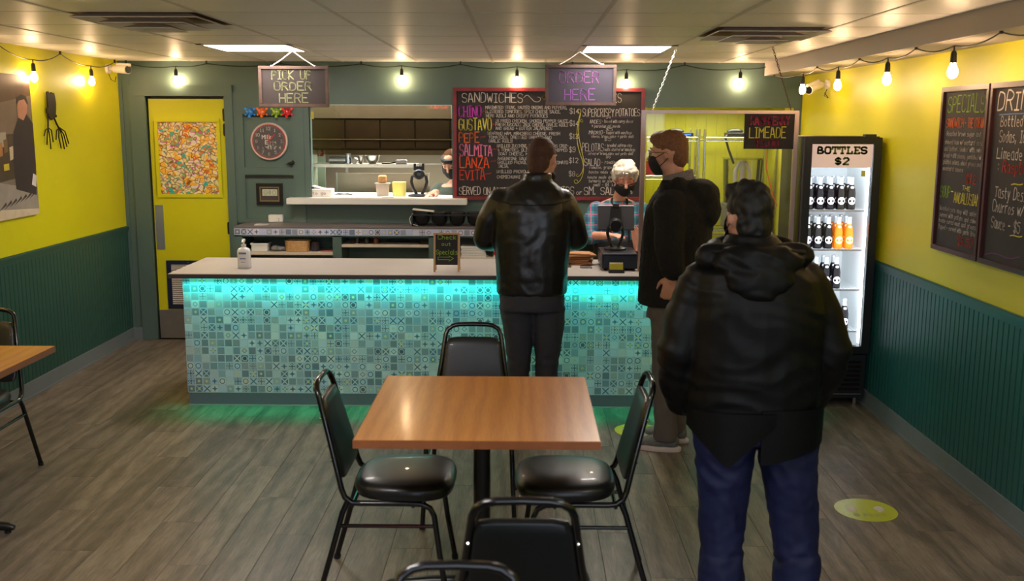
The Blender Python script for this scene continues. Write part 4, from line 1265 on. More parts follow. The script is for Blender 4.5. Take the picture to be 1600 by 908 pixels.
t = thing('framed_banknote', 'small banknote in a double black and silver frame on the green column', 'picture', (-2.088, YB, 1.236))
w2, h2 = .218, .178
for q in ((-w2/2, w2/2, h2/2-.028, h2/2), (-w2/2, w2/2, -h2/2, -h2/2+.028), (-w2/2, -w2/2+.028, -h2/2+.028, h2/2-.028), (w2/2-.028, w2/2, -h2/2+.028, h2/2-.028)):
    MB().box(q[0], q[1], -.024, 0, q[2], q[3]).build('frame_rail', black, t, bevel=.002)
for q in ((-.082, .082, .052, .061), (-.082, .082, -.061, -.052), (-.082, -.074, -.052, .052), (.074, .082, -.052, .052)):
    MB().box(q[0], q[1], -.019, -.001, q[2], q[3]).build('inner_rail', mat('champagne_metal', (170, 150, 120), .3, metal=.8), t)
MB().box(-.074, .074, -.004, -.001, -.052, .052).build('mat_board', mat('dark_grey_mat', (70, 62, 62), .7), t)
bn = MB().box(-.062, .062, -.006, -.004, -.014, .04).build('banknote', mat('banknote_paper', (198, 200, 172), .7, var=.1, vscale=40), t)
q = MB()
for cx_ in (-.035, .035):
    ribbon(q, [(cx_+.014*cos(a*pi/6), .013+.016*sin(a*pi/6)) for a in range(13)], .003, -.0064)
ribbon(q, [(-.004, -.004), (-.004, .03)], .004, -.0064); ribbon(q, [(.005, -.004), (.005, .03)], .004, -.0064)
q.build('engraving', mat('banknote_ink', (110, 118, 98), .7), bn)

t = thing('outlet_box', 'white wall outlet box just above the back counter', 'outlet', (-2.04, YB, 1.035))
MB().cbev(-.06, .06, -.045, 0, -.03, .032, .006).build('box', white, t)
MB().box(.025, .032, -.047, -.045, -.002, .002).box(.025, .032, -.047, -.045, -.015, -.011).build('slot_strip', black, t)
# small black ornament
t = MB().ell((0, -.012, 0), (.026, .010, .012)).ell((.018, -.014, .010), (.016, .012, .012)).ell((-.022, -.012, -.004), (.018, .006, .004)).ell((.02, -.014, .024), (.004, .004, .01)).build('beetle_ornament', iron, None, smooth=True)
t.location = (-1.902, YB-.0175, 1.487)
tag(t, 'tiny black beetle-like ornament right below the clock on the green column', 'ornament')
# four glossy critters on the ledge above the clock
for i, (x, nm, c) in enumerate(((-2.218, 'blue', (28, 112, 196)), (-2.118, 'orange', (226, 92, 24)), (-2.000, 'lime green', (126, 158, 36)), (-1.915, 'red', (196, 26, 30)))):
    m_ = mat(nm.replace(' ', '_')+'_glaze', c, .12, coat=.8)
    m2 = mat(nm.replace(' ', '_')+'_fin', tuple(min(255, int(v*1.15)+20) for v in c), .2, coat=.5)
    t = thing('turtle_ornament', f'small glossy {nm} ceramic turtle on the green column above the clock', 'ornament', (x, YB-.0175, 1.905), 0, 'glossy turtles on the column')
    MB().ell((0, -.030, 0), (.034, .028, .033)).build('shell', m_, t, smooth=True)
    MB().ell((0, -.045, -.036), (.012, .012, .014)).build('head', m2, t, smooth=True)
    for sx in (-1, 1):
        MB().ell((sx*.035, -.022, .022), (.016, .007, .010), Matrix.Rotation(sx*-.7, 3, 'Y')).build('flipper', m2, t, smooth=True)
        MB().ell((sx*.034, -.022, -.02), (.013, .006, .008), Matrix.Rotation(sx*.7, 3, 'Y')).build('flipper', m2, t, smooth=True)
    sp = MB()
    for a in range(5): sp.ell((.017*cos(a*1.257), -.053, .017*sin(a*1.257)), (.006, .004, .006), nu=8, nv=6)
    sp.build('spots', m2, t, smooth=True)

# ================================================================== KITCHEN
# glass pane in the upper pass-through, metal hood and shelf behind
gp = MB().box(WX0+.01, WX1-.01, YB+.05, YB+.055, 1.56, WZ1-.004).build('glass_pane', glass('pass_through_glass', (216, 206, 190), 1.1)); tag(gp, kind='structure')
t = thing('range_hood', 'stainless range hood with dark brown underside seen through the pass-through', 'hood', (-1.0, 9.35, 0))
MB().box(-.86, 1.0, -.6, .9, 1.86, 2.3).build('upper_panel', mat('hood_grey_steel', (104, 99, 90), .4, metal=.4, var=.1), t)
hb = MB()
brown = mat('mottled_brown_filter', (40, 31, 19), .4, metal=.2, var=.35, vscale=5)  # dark brown, mottled
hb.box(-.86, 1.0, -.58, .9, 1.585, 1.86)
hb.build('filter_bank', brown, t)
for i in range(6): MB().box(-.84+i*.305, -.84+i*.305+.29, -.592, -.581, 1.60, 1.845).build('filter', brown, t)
MB().box(-.86, 1.0, -.598, -.585, 1.675, 1.682).build('rail', mat('dull_rail', (120, 104, 74), .4, metal=.5), t)
t = thing('kitchen_shelf', 'white kitchen shelf behind the pass-through holding pans and foil rolls', 'shelf', (0, 9.1, 0))
zsh = at(560, 256, 9.05).z
MB().box(-1.88, -.95, -.10, .12, zsh-.03, zsh).build('shelf_board', white, t)
MB().box(-.95, .1, .02, .04, zsh-.012, zsh).build('shelf_rail', white, t)
MB().box(-1.62, -1.60, .08, .12, 1.37, zsh-.03).build('bracket', steel, t); MB().box(-1.0, -.98, .08, .12, 1.37, zsh-.03).build('bracket', steel, t)
t = thing('steel_splash_panel', 'beige steel panel standing under the kitchen shelf', 'panel', (-1.15, 9.26, 0))
MB().box(-.56, .28, 0, .03, .92, 1.36).build('sheet', mat('beige_steel', (190, 178, 158), .3, metal=.35, var=.12, vscale=2), t)
MB().box(-.575, -.56, -.006, .034, .0, 1.365).box(.28, .295, -.006, .034, 0, 1.365).build('post', steel, t)
t = thing('prep_table', 'stainless prep table inside the kitchen', 'table', (-.7, 9.7, 0))
MB().box(-1.1, 1.4, -.3, .35, .88, .91).build('tabletop', steel, t)
for sx in (-1.05, 1.35):
    for sy in (-.26, .31): MB().cyl((sx, sy, 0), (sx, sy, .88), .02, n=10).build('leg', steel, t)
def on_shelf(p, Y, z): q = at(p, 300, Y); return (q.x, Y, z)
foil = mat('crumpled_foil', (206, 206, 206), .3, metal=.6, bump=.5, bscale=90)
q = on_shelf(529, 9.08, zsh+.032)
o = MB().cyl((-.075, 0, 0), (.075, 0, 0), .032, n=20).build('foil_roll', foil, None, smooth=True); o.location = q
tag(o, 'silver foil roll lying at the left of the kitchen shelf', 'foil roll')
t = thing('steel_can', 'upright shiny steel can beside the foil roll on the kitchen shelf', 'can', on_shelf(546, 9.08, zsh))
MB().lathe([(.001, 0), (.024, 0), (.024, .09), (.001, .09)], n=18).build('can_body', chrome, t, smooth=True)
o = MB().cyl((0, -.04, .03), (0, .06, .03), .027, n=18).build('rolled_tube', steel, None, smooth=True); o.location = on_shelf(555, 9.06, zsh-.003)
tag(o, 'short steel tube lying end-on between the can and the bowls', 'tube')
for i, (px, r, lb) in enumerate(((583, .07, 'large shiny steel bowl stacked on the kitchen shelf'), (565, .03, 'smaller steel bowl left of the large one on the kitchen shelf'))):
    o = MB().lathe([(.001, 0), (r*.5, 0), (r*.85, .035), (r, .075), (r*.97, .075), (r*.8, .037), (r*.45, .006), (.001, .006)], n=28).build('mixing_bowl', steel, None, smooth=True)
    o.location = on_shelf(px, 9.08, zsh); tag(o, lb, 'bowl')
o = MB().lathe([(.001, 0), (.045, 0), (.05, .01), (.001, .011)], n=26).tube([(.04, 0, .008), (.09, .01, .014)], .008, 8).build('frying_pan', mat('dark_pan', (40, 36, 34), .4, metal=.6), None, smooth=True)
o.location = on_shelf(605, 9.1, zsh); tag(o, 'dark shallow pan right of the bowls on the kitchen shelf', 'pan')
o = MB().cbev(-.05, .05, -.04, .04, 0, .035, .006).build('film_box', foil); o.location = on_shelf(628, 9.1, zsh); tag(o, 'pale crumpled wrap packet at the right of the kitchen shelf', 'packet')
# extinguisher sign, yellow sticker
o = thing('extinguisher_sign', 'small red sign with a white down arrow on the pale kitchen wall', 'sign', (at(499, 236, 9.3).x, 9.3, at(499, 236, 9.3).z))
MB().box(-.038, .038, 0, .004, -.048, .048).build('plate', mat('red_sign', (190, 40, 40), .5), o)
MB().box(-.014, .014, -.001, 0, -.01, .04).add([(-.03, -.001, -.008), (.03, -.001, -.008), (0, -.001, -.04)], [(0, 1, 2)]).build('arrow', mat('sign_white', (226, 230, 236), .5), o)
MB().box(-.3, .05, .004, .012, -.5, .12).build('wall_board', mat('pale_green_board', (186, 204, 186), .5), o)
o = MB().box(-.012, .012, 0, .002, -.03, .03).build('sticker', mat('yellow_notice', (220, 200, 70), .5)); o.location = (at(486, 180, YB+.047).x+.01, YB+.046, at(486, 180, YB).z)
tag(o, 'small yellow notice stuck at the upper left of the pass-through glass', 'sticker')
# on the ledge
zl = 1.2125
def L3(px, Y): q = at(px, 300, Y); return (q.x, Y, zl)
t = thing('takeout_carton', 'open white carton with red print at the left end of the pass-through ledge', 'box', L3(502, 8.33))
MB().cbev(-.1, .1, -.06, .06, 0, .065, .004).build('carton', white, t)
MB().cbox((-.03, .0, .078), (.12, .1, .006), Matrix.Rotation(.25, 3, 'Y')).build('flap', white, t)
q = MB(); write(q, 'to go', -.06, .05, .04, .02, .004, -.061, .1); q.build('lettering', mat('faded_red_print', (206, 130, 120), .6), t)
t = thing('tool_pile', 'dark clips heaped behind the white carton on the ledge', 'utensils', L3(532, 8.42))
for i in range(5): MB().tube([(-.05+.012*i, 0, .008+.006*(i % 3)), (.0+.012*i, .01*i, .016), (.06+.01*i, .0, .008)], .005, 6).build('clip', black, t, smooth=True)
t = thing('clear_tub', 'clear plastic tub with a brown bread piece on top, on the ledge', 'container', L3(598, 8.4))
MB().loft([(0, 0, 0, .048, .04, 4), (0, 0, .1, .056, .046, 4), (0, 0, .101, .052, .043, 4), (0, 0, .004, .044, .037, 4)]).build('tub', mat('cloudy_plastic', (176, 160, 146), .25), t)
MB().box(-.062, .062, -.05, .05, .1015, .11).build('lid', mat('cloudy_lid', (190, 178, 166), .3), t)
MB().cbev(-.035, .035, -.03, .03, .1105, .175, .01).build('bread_piece', mat('toasted_crumb', (186, 140, 90), .8, var=.3, vscale=60), t)
o = MB().loft([(0, 0, 0, .055, .05, 3), (0, 0, .118, .058, .052, 3), (0, 0, .12, .054, .05, 3)]).build('yellow_bin', mat('pale_yellow_plastic', (232, 222, 120), .4), None, smooth=True); o.location = L3(624, 8.40)
tag(o, 'pale yellow plastic bin on the ledge beside the tablet stand', 'container')
o = MB().box(-.05, .05, -.03, .03, 0, .008).build('paper_stack', white); o.location = L3(606, 8.24); tag(o, 'thin stack of white paper in front of the yellow bin', 'paper')

def tablet_stand(t, z_tab, flip=1, tw=.25, thh=.18, tablet=True):
    """round base, forked arm, swivel drum"""
    MB().lathe([(.001, 0), (.075, 0), (.075, .012), (.05, .02), (.001, .022)], n=28).build('base', mat('dark_grey_metal', (48, 50, 56), .35, metal=.5), t, smooth=True)
    m_ = mat('dark_grey_metal', (48, 50, 56), .35, metal=.5)
    for s in (-1, 1):
        MB().tube([(s*.018, 0, .018), (s*.04, 0, .06), (s*.052, 0, .11), (s*.046, 0, .15), (s*.03, 0, .155)], .010, 8).build('arm', m_, t, smooth=True)
    dm = MB().lathe([(.001, -.02), (.03, -.02), (.038, -.012), (.038, .012), (.03, .02), (.001, .02)], (0, 0, .165), 24, axis=(0, 1, 0)).build('drum', m_, t, smooth=True)
    MB().lathe([(.001, -.024), (.013, -.024), (.013, -.018), (.001, -.018)], (0, 0, .165), 16, axis=(0, 1, 0)).build('knob', chrome, dm, smooth=True)
t = thing('tablet_stand', 'dark forked tablet stand on the pass-through ledge beside the cook', 'stand', L3(655, 8.36))
tablet_stand(t, 0); t.scale = (1.25, 1.1, 1.12)
MB().box(-.036, .036, .0, .012, .195, .225).box(-.036, -.02, .0, .012, .225, .245).box(.02, .036, .0, .012, .225, .245).build('clamp', mat('dark_grey_metal', (48, 50, 56)), t)

# exit sign and small order sign on the front wall (they only show as reflections)
t = thing('exit_sign', 'red lit EXIT sign over the street window', 'sign', (-1.52, YF+.0, 2.17), pi)
MB().box(-.19, .19, -.05, 0, -.1, .1).build('housing', mat('exit_housing', (220, 214, 206), .5), t)
q = MB(); write(q, 'EXIT', -.15, .15, .075, -.075, .022, -.051, 0); q.build('lettering', mat('exit_red', (255, 40, 40), .5, emit=9), t)

# ================================================================== BACK COUNTER ITEMS
def B(px, Y, z): q = at(px, 300, Y); return (q.x, Y, z)
t = thing('cup_organizer', 'black four-bay countertop organizer with a white paper, right of the outlet on the back counter', 'organizer', ((-.884-.30)/2, 8.02, 1.004))
ob = MB()
ob.box(-.29, .29, -.08, .07, .085, .095).box(-.29, -.28, -.08, .07, .0, .085).box(.28, .29, -.08, .07, 0, .085)
ob.build('rim', black, t)
for i in range(4):
    cx_ = -.215+i*.143
    MB().loft([(cx_, 0, 0.005, .035, .05), (cx_, 0, .03, .058, .07, 3), (cx_, 0, .085, .066, .075, 3.5), (cx_, 0, .11, .066, .075, 3.5), (cx_, 0, .111, .060, .069, 3.5), (cx_, 0, .06, .056, .06, 3)]).build('bay', black, t, smooth=True)
MB().cbox((-.20, -.02, .125), (.17, .1, .006), Matrix.Rotation(.1, 3, 'Y')).build('paper', white, t)
MB().tube([(-.285, -.05, .1), (-.31, -.06, .06), (-.3, -.07, .02), (-.24, -.085, .006)], .003, 6).build('cable', white, t, smooth=True)
o = MB().cbev(-.055, .055, -.04, .04, 0, .012, .003).build('tray', mat('pale_grey_tray', (190, 186, 186), .4)); o.location = (-2.09, 7.96, 1.004); tag(o, 'small flat pale tray at the left end of the back counter', 'tray')
# cubby one
o = MB().cbev(-.065, .065, -.06, .06, 0, .068, .006).box(-.07, .07, -.065, .065, .055, .068).build('white_box', white); o.location = (-2.1, 7.95, .8); tag(o, 'white lidded box at the left of the first cubby shelf', 'box')
t = thing('napkin_bag', 'crumpled clear bag between white box and wicker basket', 'bag', (-1.955, 7.95, .8))
remesh(MB().ell((0, 0, .022), (.07, .05, .024)).ell((-.03, 0, .035), (.03, .03, .02)).ell((.04, .01, .015), (.045, .04, .016)), 'bag_body', mat('clear_grey_bag', (120, 120, 124), .2, coat=.5, var=.3, vscale=40), t, .006, 1, lambda p: .006*noise.noise(p*55))
t = thing('wicker_basket', 'light wicker basket in the first cubby of the back counter', 'basket', (-1.80, 7.95, .8))
wick = mat('light_wicker', (206, 160, 100), .6, var=.25, vscale=70)
for j in range(8):
    pts = []; r1, r2 = .088+.0012*j, .055+.001*j
    for i in range(32):
        a = 2*pi*i/32
        e = 4
        pts.append((r1*abs(cos(a))**(2/e)*(1 if cos(a) >= 0 else -1)*(1+.02*(-1)**(i+j)), r2*abs(sin(a))**(2/e)*(1 if sin(a) >= 0 else -1), .008+j*.0108))
    MB().tube(pts, .0058, 6, closed=True).build('wicker_band', wick, t, smooth=True)
MB().box(-.08, .08, -.045, .045, .002, .008).build('bottom', wick, t)
MB().box(-.075, .075, -.042, .042, .008, .084).build('contents', mat('basket_contents', (176, 140, 90), .7), t)
o = MB().cyl((0, 0, 0), (0, 0, .078), .038, n=22).build('tin', mat('dark_printed_tin', (58, 52, 62), .35, var=.5, vscale=60), None, smooth=True); o.location = (-1.662, 7.95, .8); tag(o, 'dark printed tin right of the wicker basket', 'tin')
o = MB().box(-.05, .05, -.03, .03, 0, .006).build('red_leaflet', mat('pink_leaflet', (200, 110, 110), .6)); o.location = (-1.565, 7.93, .8); tag(o, 'small pinkish leaflet at the right end of the first cubby shelf', 'paper')
# cubby two
for i, (x, r, c, lb) in enumerate(((-1.32, .02, (46, 44, 48), 'small dark jar, leftmost on the middle cubby shelf'), (-1.245, .028, (40, 30, 26), 'dark round jar in the middle of the jars on the cubby shelf'), (-1.17, .024, (120, 56, 24), 'amber-brown jar, rightmost on the middle cubby shelf'))):
    o = MB().lathe([(.001, 0), (r, 0), (r, .038), (r*.8, .046), (r*.8, .058), (.001, .058)], n=16).build('jar', mat(f'jar_glaze_{"abc"[i]}', c, .3), None, smooth=True); o.location = (x, 7.94, .865); tag(o, lb, 'jar', 'jars in the cubby')
o = MB().box(-.13, .13, -.05, .05, 0, .012).build('dark_tray', mat('dark_tray_plastic', (58, 54, 54), .5)); o.location = (-.95, 7.94, .865); tag(o, 'flat dark tray on the middle cubby shelf', 'tray')
# cubby three: papers
for i, (x, wd_, z, lb) in enumerate(((-.385, .2, 0, 'stack of white paper boxes in the third cubby'), (-.16, .13, .0, 'white box with red corner in the third cubby'))):
    t = thing('paper_stack', lb, 'paper', (x, 7.95, .765))
    n_ = 5 if i == 0 else 3
    for j in range(n_): MB().box(-wd_/2+.004*(j % 2), wd_/2-.006*(j % 3), -.08, .06, j*.018, j*.018+.016).build('sheet_pack', white, t)
    if i: MB().box(-wd_/2, -wd_/2+.03, -.082, -.08, .02, .05).build('red_corner', mat('red_corner_print', (190, 40, 40), .5), t)
# cup / white thing right of man
o = MB().cbev(-.08, .08, -.06, .06, 0, .05, .005).build('white_carton', white); o.location = (.32, 8.0, 1.004); tag(o, 'white carton on the back counter between the leather jacket and the cashier', 'box')

# ================================================================== FRONT COUNTER ITEMS
cz = .881
t = thing('sanitizer_bottle', 'clear pump bottle of hand sanitizer at the left end of the counter', 'bottle', (-1.81, 6.42, cz))
plast = mat('frosted_clear_plastic', (226, 226, 230), .2, coat=.5)
MB().loft([(0, 0, 0, .038, .026, 3), (0, 0, .006, .042, .030, 3), (0, 0, .115, .042, .030, 3), (0, 0, .13, .034, .024, 2.5), (0, 0, .138, .016, .016, 2)]).build('bottle_body', plast, t, smooth=True)
MB().lathe([(.001, .138), (.016, .138), (.016, .156), (.007, .158), (.006, .178), (.001, .178)], n=16).build('pump', white, t, smooth=True)
MB().tube([(0, .008, .18), (0, -.02, .182), (0, -.034, .174)], .0055, 8).cyl((0, 0, .176), (0, 0, .19), .012, n=14).build('nozzle', white, t, smooth=True)
lb = MB()
for (a, b_, z0_, z1_) in ((-.026, .022, .095, .107), (-.02, .018, .062, .070), (-.014, .012, .04, .043)): lb.box(a, b_, -.0308, -.030, z0_, z1_)
lb.build('label_print', mat('violet_blue_print', (110, 116, 170), .5), t)

t = thing('tabletop_chalkboard', 'little A-frame chalkboard on the counter reading Check out Specials with an arrow', 'sign', (-.48, 6.34, cz))
pine = mat('pale_pine', (206, 160, 112), .5, var=.1, vscale=20)
for s in (-1, 1):
    MB().cbox((s*.077, -.03, .122), (.012, .012, .245), Matrix.Rotation(-.12, 3, 'X')).build('leg', pine, t)
    MB().cbox((s*.077, .03, .118), (.012, .010, .24), Matrix.Rotation(.2, 3, 'X')).build('leg', pine, t)
bdt = MB().cbox((0, -.0265, .142), (.146, .006, .196), Matrix.Rotation(-.12, 3, 'X')).build('board', board, t)
MB().cbox((0, -.0155, .243), (.166, .012, .012)).build('top_rail', pine, t)
q = MB(); write(q, 'Check', -.055, .062, .092, .066, .004, -.0037, .1); write(q, 'out', -.03, .028, .046, .026, .004, -.0037, .1); write(q, 'Specials', -.066, .070, -.002, -.03, .004, -.0037, .1)
ribbon(q, [(-.055, -.048), (.02, -.048)], .003, -.0037); ribbon(q, [(-.055, -.064), (.02, -.064)], .003, -.0037); ribbon(q, [(-.055, -.048), (-.055, -.064)], .003, -.0037)
ribbon(q, [(.015, -.040), (.045, -.056), (.015, -.074)], .003, -.0037)
mtx = Matrix.Translation((0, -.0265, .142)) @ Matrix.Rotation(-.12, 4, 'X')
q.v = [tuple(mtx @ Vector(v)) for v in q.v]
q.build('lettering', chLg, t)

t = thing('cash_drawer', 'black cash drawer on the counter in front of the cashier', 'cash drawer', (.665, 6.57, cz))
MB().cbev(-.145, .085, -.18, .17, .012, .112, .004).build('case', mat('black_satin_metal', (30, 32, 42), .3, metal=.3), t)
MB().box(-.13, .08, -.186, -.18, .02, .095).build('drawer_front', mat('blue_black_front', (26, 32, 48), .35), t)
for sx in (-.12, .06):
    for sy in (-.15, .14): MB().cyl((sx, sy, 0), (sx, sy, .012), .012, n=8).build('foot', foot_m, t)
t = thing('register_tablet', 'tablet seen from behind on a black swivel stand on top of the cash drawer', 'tablet', (.622, 6.60, cz+.112))
tablet_stand(t, 0)
tb_ = MB().cbev(-.122, .122, -.006, .008, -.083, .083, .004)
Rm = Matrix.Translation((.006, .045, .205)) @ Matrix.Rotation(radians(-20), 4, 'X')
tb_.v = [tuple(Rm @ Vector(v)) for v in tb_.v]
tbo = tb_.build('tablet_back', mat('dark_tablet_back', (44, 44, 48), .45), t)
q = MB().box(-.120, .120, -.008, .010, .083, .088); q.v = [tuple(Rm @ Vector(v)) for v in q.v]; q.build('white_edge', white, tbo)
q = MB().box(-.115, .115, .0082, .0095, -.077, .077); q.v = [tuple(Rm @ Vector(v)) for v in q.v]; q.build('screen', mat('lit_screen', (210, 220, 235), .3, emit=.8), tbo)
q = MB().box(-.035, .035, -.022, -.006, -.05, .07).box(-.02, .02, -.026, -.006, .07, .092); q.v = [tuple(Rm @ Vector(v)) for v in q.v]; q.build('clamp', black, t)
MB().lathe([(.001, -.03), (.035, -.03), (.045, -.02), (.045, .02), (.035, .03), (.001, .03)], (0, .0, .165), 24, axis=(0, 1, .1)).build('swivel', black, t, smooth=True)
t = thing('card_holder', 'small black holder of yellow and white cards in front of the cash drawer', 'card holder', (.606, 6.31, cz))
MB().box(-.05, .05, -.025, .03, 0, .012).box(-.05, .05, -.03, -.025, 0, .022).box(-.05, .05, .025, .03, 0, .04).build('holder', black, t)
MB().cbox((0, .0, .034), (.086, .004, .042), Matrix.Rotation(-.25, 3, 'X')).build('yellow_card', mat('yellow_card', (206, 196, 50), .5), t)
MB().cbox((0, .008, .043), (.086, .004, .042), Matrix.Rotation(-.25, 3, 'X')).build('white_card', white, t)
t = thing('paper_bag_stack', 'untidy stack of folded brown paper bags on the counter left of the register', 'paper bags', (.375, 6.72, cz))
kraft = mat('kraft_paper', (176, 124, 82), .7, var=.15, vscale=12)
for i in range(7):
    MB().cbox((random.uniform(-.015, .02), random.uniform(-.02, .02), .006+i*.0115), (.20, .15, .008), Matrix.Rotation(random.uniform(-.2, .2), 3, 'Z') @ Matrix.Rotation(random.uniform(-.03, .03), 3, 'Y')).build('folded_bag', kraft, t)
t = thing('card_reader', 'small silver-edged card reader on the counter near the paper bags', 'card reader', (.425, 6.52, cz))
MB().cbev(-.038, .038, -.03, .03, 0, .012, .003).build('body', mat('silver_plastic', (120, 112, 110), .3), t)
MB().box(-.03, .03, -.022, .022, .012, .0135).build('face', black, t)
t = thing('phone', 'black phone lying on the counter beside the man in the leather jacket', 'phone', (.27, 6.60, cz))
MB().cbev(-.04, .06, -.07, .05, 0, .009, .003).build('phone_body', black, t)

# ================================================================== GUARD FRAME
GX0_, GX1_, GYY, GZ0, GZ1 = .755, 1.752, 6.42, cz, 1.907
t = thing('counter_guard', 'large clear counter guard in a pinkish metal frame hung on chains beside the fridge', 'guard', ((GX0_+GX1_)/2, GYY, cz))
hw, hh = (GX1_-GX0_)/2, GZ1-GZ0
rose = mat('rose_anodised_metal', (186, 160, 150), .3, metal=.7)
for q in ((-hw, -hw+.028, 0, hh), (hw-.028, hw, 0, hh)): MB().box(q[0], q[1], -.012, .012, q[2], q[3]).build('post', rose, t, bevel=.002)
MB().box(-hw+.028, hw-.028, -.012, .012, hh-.02, hh).build('top_rail', rose, t, bevel=.002)
MB().box(-hw+.028, hw-.028, -.012, .012, .0, .02).build('bottom_rail', rose, t, bevel=.002)
MB().box(-hw+.03, hw-.03, -.0025, .0025, .021, hh-.021).build('clear_panel', glass('guard_acrylic', (246, 248, 246), .8), t)
def chain(p0, p1, name, mt, par, step=.019):
    p0, p1 = Vector(p0), Vector(p1)
    L = (p1-p0).length; n_ = int(L/step); d = (p1-p0)/n_
    mb = MB()
    q = Vector((0, 0, 1)).rotation_difference(d)
    for i in range(n_):
        c = p0+d*(i+.5)
        pts = []
        for k2 in range(8):
            a = 2*pi*k2/8
            v = Vector((.0055*cos(a), 0, .0125*sin(a))) if i % 2 else Vector((0, .0055*cos(a), .0125*sin(a)))
            pts.append(c+q @ v)
        mb.tube(pts, .0019, 5, closed=True)
    o = mb.build(name, mt, par, smooth=True); o['kind'] = 'stuff'
chain((-hw+.07, 0, hh), (.985-(GX0_+GX1_)/2, .12, ZC-cz-.004), 'chain', mat('bright_chain', (220, 216, 214), .3, metal=.5), t)
chain((hw-.05, 0, hh), (1.59-(GX0_+GX1_)/2, .10, ZC-cz-.004), 'chain', mat('dull_chain', (80, 60, 48), .4, metal=.6), t)
t2 = thing('limeade_sign', 'black board clipped inside the guard frame reading RASPBERRY LIMEADE $3.00', 'sign', (1.565, GYY-.016, 1.772))
MB().box(-.157, .157, 0, .010, -.106, .114).build('board', board, t2)
q = MB(); write(q, 'RASPBERRY', -.118, .125, .098, .045, .0065, -.0012, .15); q.build('lettering', chalk('rose_chalk', (176, 46, 90)), t2)
q = MB(); write(q, 'LIMEADE', -.125, .105, .03, -.035, .0065, -.0012, .1); q.build('lettering', chY, t2)
q = MB(); write(q, '$3.00', -.085, .06, -.048, -.092, .0065, -.0012, .1); q.build('lettering', chalk('rose_chalk', (206, 60, 100)), t2)

# ================================================================== ALCOVE ITEMS
def wire_unit(x0, x1, y0, y1, label, heights):
    t = thing('wire_shelving', label, 'shelving', ((x0+x1)/2, (y0+y1)/2, 0))
    hx, hy = (x1-x0)/2, (y1-y0)/2
    for sx in (-1, 1):
        for sy in (-1, 1):
            p = MB().cyl((sx*hx, sy*hy, 0), (sx*hx, sy*hy, 1.78), .0125, n=10)
            for i in range(30): p.cyl((sx*hx, sy*hy, .3+i*.05), (sx*hx, sy*hy, .303+i*.05), .0138, n=10)
            p.build('post', chrome, t, smooth=True)
    for z in heights:
        b = MB()
        for sy in (-1, 1):
            b.tube([(-hx, sy*hy, z), (hx, sy*hy, z)], .004, 6).tube([(-hx, sy*hy, z-.03), (hx, sy*hy, z-.03)], .004, 6)
            n_ = int(2*hx/.035); zz = [(-hx+2*hx*i/n_, sy*hy, z-.03*(i % 2)) for i in range(n_+1)]
            b.tube(zz, .0025, 5)
        for sx in (-1, 1): b.tube([(sx*hx, -hy, z), (sx*hx, hy, z)], .004, 6)
        for i in range(1, int(2*hx/.028)): b.tube([(-hx+i*.028, -hy, z+.002), (-hx+i*.028, hy, z+.002)], .002, 4)
        b.build('wire_shelf', chrome, t, smooth=True)
    return t
wire_unit(1.03, 1.475, 8.42, 8.86, 'chrome wire shelving unit on the left inside the yellow alcove', (.35, .95, 1.39, 1.71))
wire_unit(1.525, 2.13, 8.42, 8.86, 'chrome wire shelving unit on the right inside the yellow alcove', (.35, .93, 1.71))
for (px, lb, n_) in ((1062, 'low black network box with blue lights on the left top wire shelf', 1), (1155, 'low black box behind the limeade sign on the right top wire shelf', 0)):
    p = at(px, 207, 8.5)
    t = thing('network_box', lb, 'network box', (p.x, 8.52, 1.7155))
    MB().cbev(-.11, .11, -.07, .07, 0, .035, .004).build('case', black, t)
    MB().ell((-.03, 0, .045), (.07, .05, .025)).build('cover', black, t, smooth=True)
    if n_:
        for i in range(4): MB().box(.03+i*.015, .04+i*.015, -.0715, -.070, .014, .024).build('indicator', mat('blue_indicator', (60, 110, 255), .5, emit=3.0), t)
    MB().tube([(.02 if n_ else -.1, -.05, .02), (.05 if n_ else -.13, -.09, .0), (.06 if n_ else -.1, -.095, -.1), (.062 if n_ else -.05, -.09, -.22)], .010, 8).build('cable', black, t, smooth=True)
p = at(1167, 300, 8.44)
t = thing('drink_dispenser', 'clear drink dispenser part full of red limeade on the alcove shelf', 'dispenser', (p.x, 8.64, .933))
MB().cbev(-.15, .15, -.13, .13, 0, .22, .01).build('base', mat('grey_dispenser_base', (120, 116, 116), .4), t)
MB().loft([(0, 0, .22, .145, .115, 5), (0, 0, .59, .16, .125, 5), (0, 0, .592, .155, .12, 5), (0, 0, .225, .14, .11, 5)], 28).build('tank', glass('clear_tank', (246, 246, 248), 1.0), t, smooth=True)
MB().loft([(0, 0, .226, .137, .107, 5), (0, 0, .36, .141, .11, 5)], 28).build('limeade', mat('red_limeade', (226, 50, 60), .3), t, smooth=True)
MB().loft([(0, 0, .592, .165, .13, 5), (0, 0, .605, .165, .13, 5)], 28).build('lid', glass('clear_lid', (230, 230, 232), 1.6), t)
MB().cyl((0, 0, .30), (0, 0, .58), .022, n=12).tube([(-.06, 0, .30), (-.06, 0, .50), (-.03, 0, .56), (.03, 0, .56), (.06, 0, .50), (.06, 0, .30)], .018, 8).build('stirrer', mat('white_stirrer', (240, 236, 234), .4), t, smooth=True)
MB().tube([(0, -.13, .1), (0, -.17, .1), (0, -.18, .06)], .014, 8).build('tap', black, t, smooth=True)
o = MB().cbev(-.045, .045, -.05, .05, 0, .12, .004).build('red_carton', mat('pinkish_red_card', (196, 50, 66), .5)); p = at(1013, 265, 8.5); o.location = (1.09, 8.5, 1.3955); tag(o, 'pinkish red carton on the middle wire shelf of the alcove', 'box')
pts = [at(x, y, 8.39) for x, y in ((1196, 186), (1196, 230), (1197, 262), (1203, 288), (1211, 315), (1222, 341))]
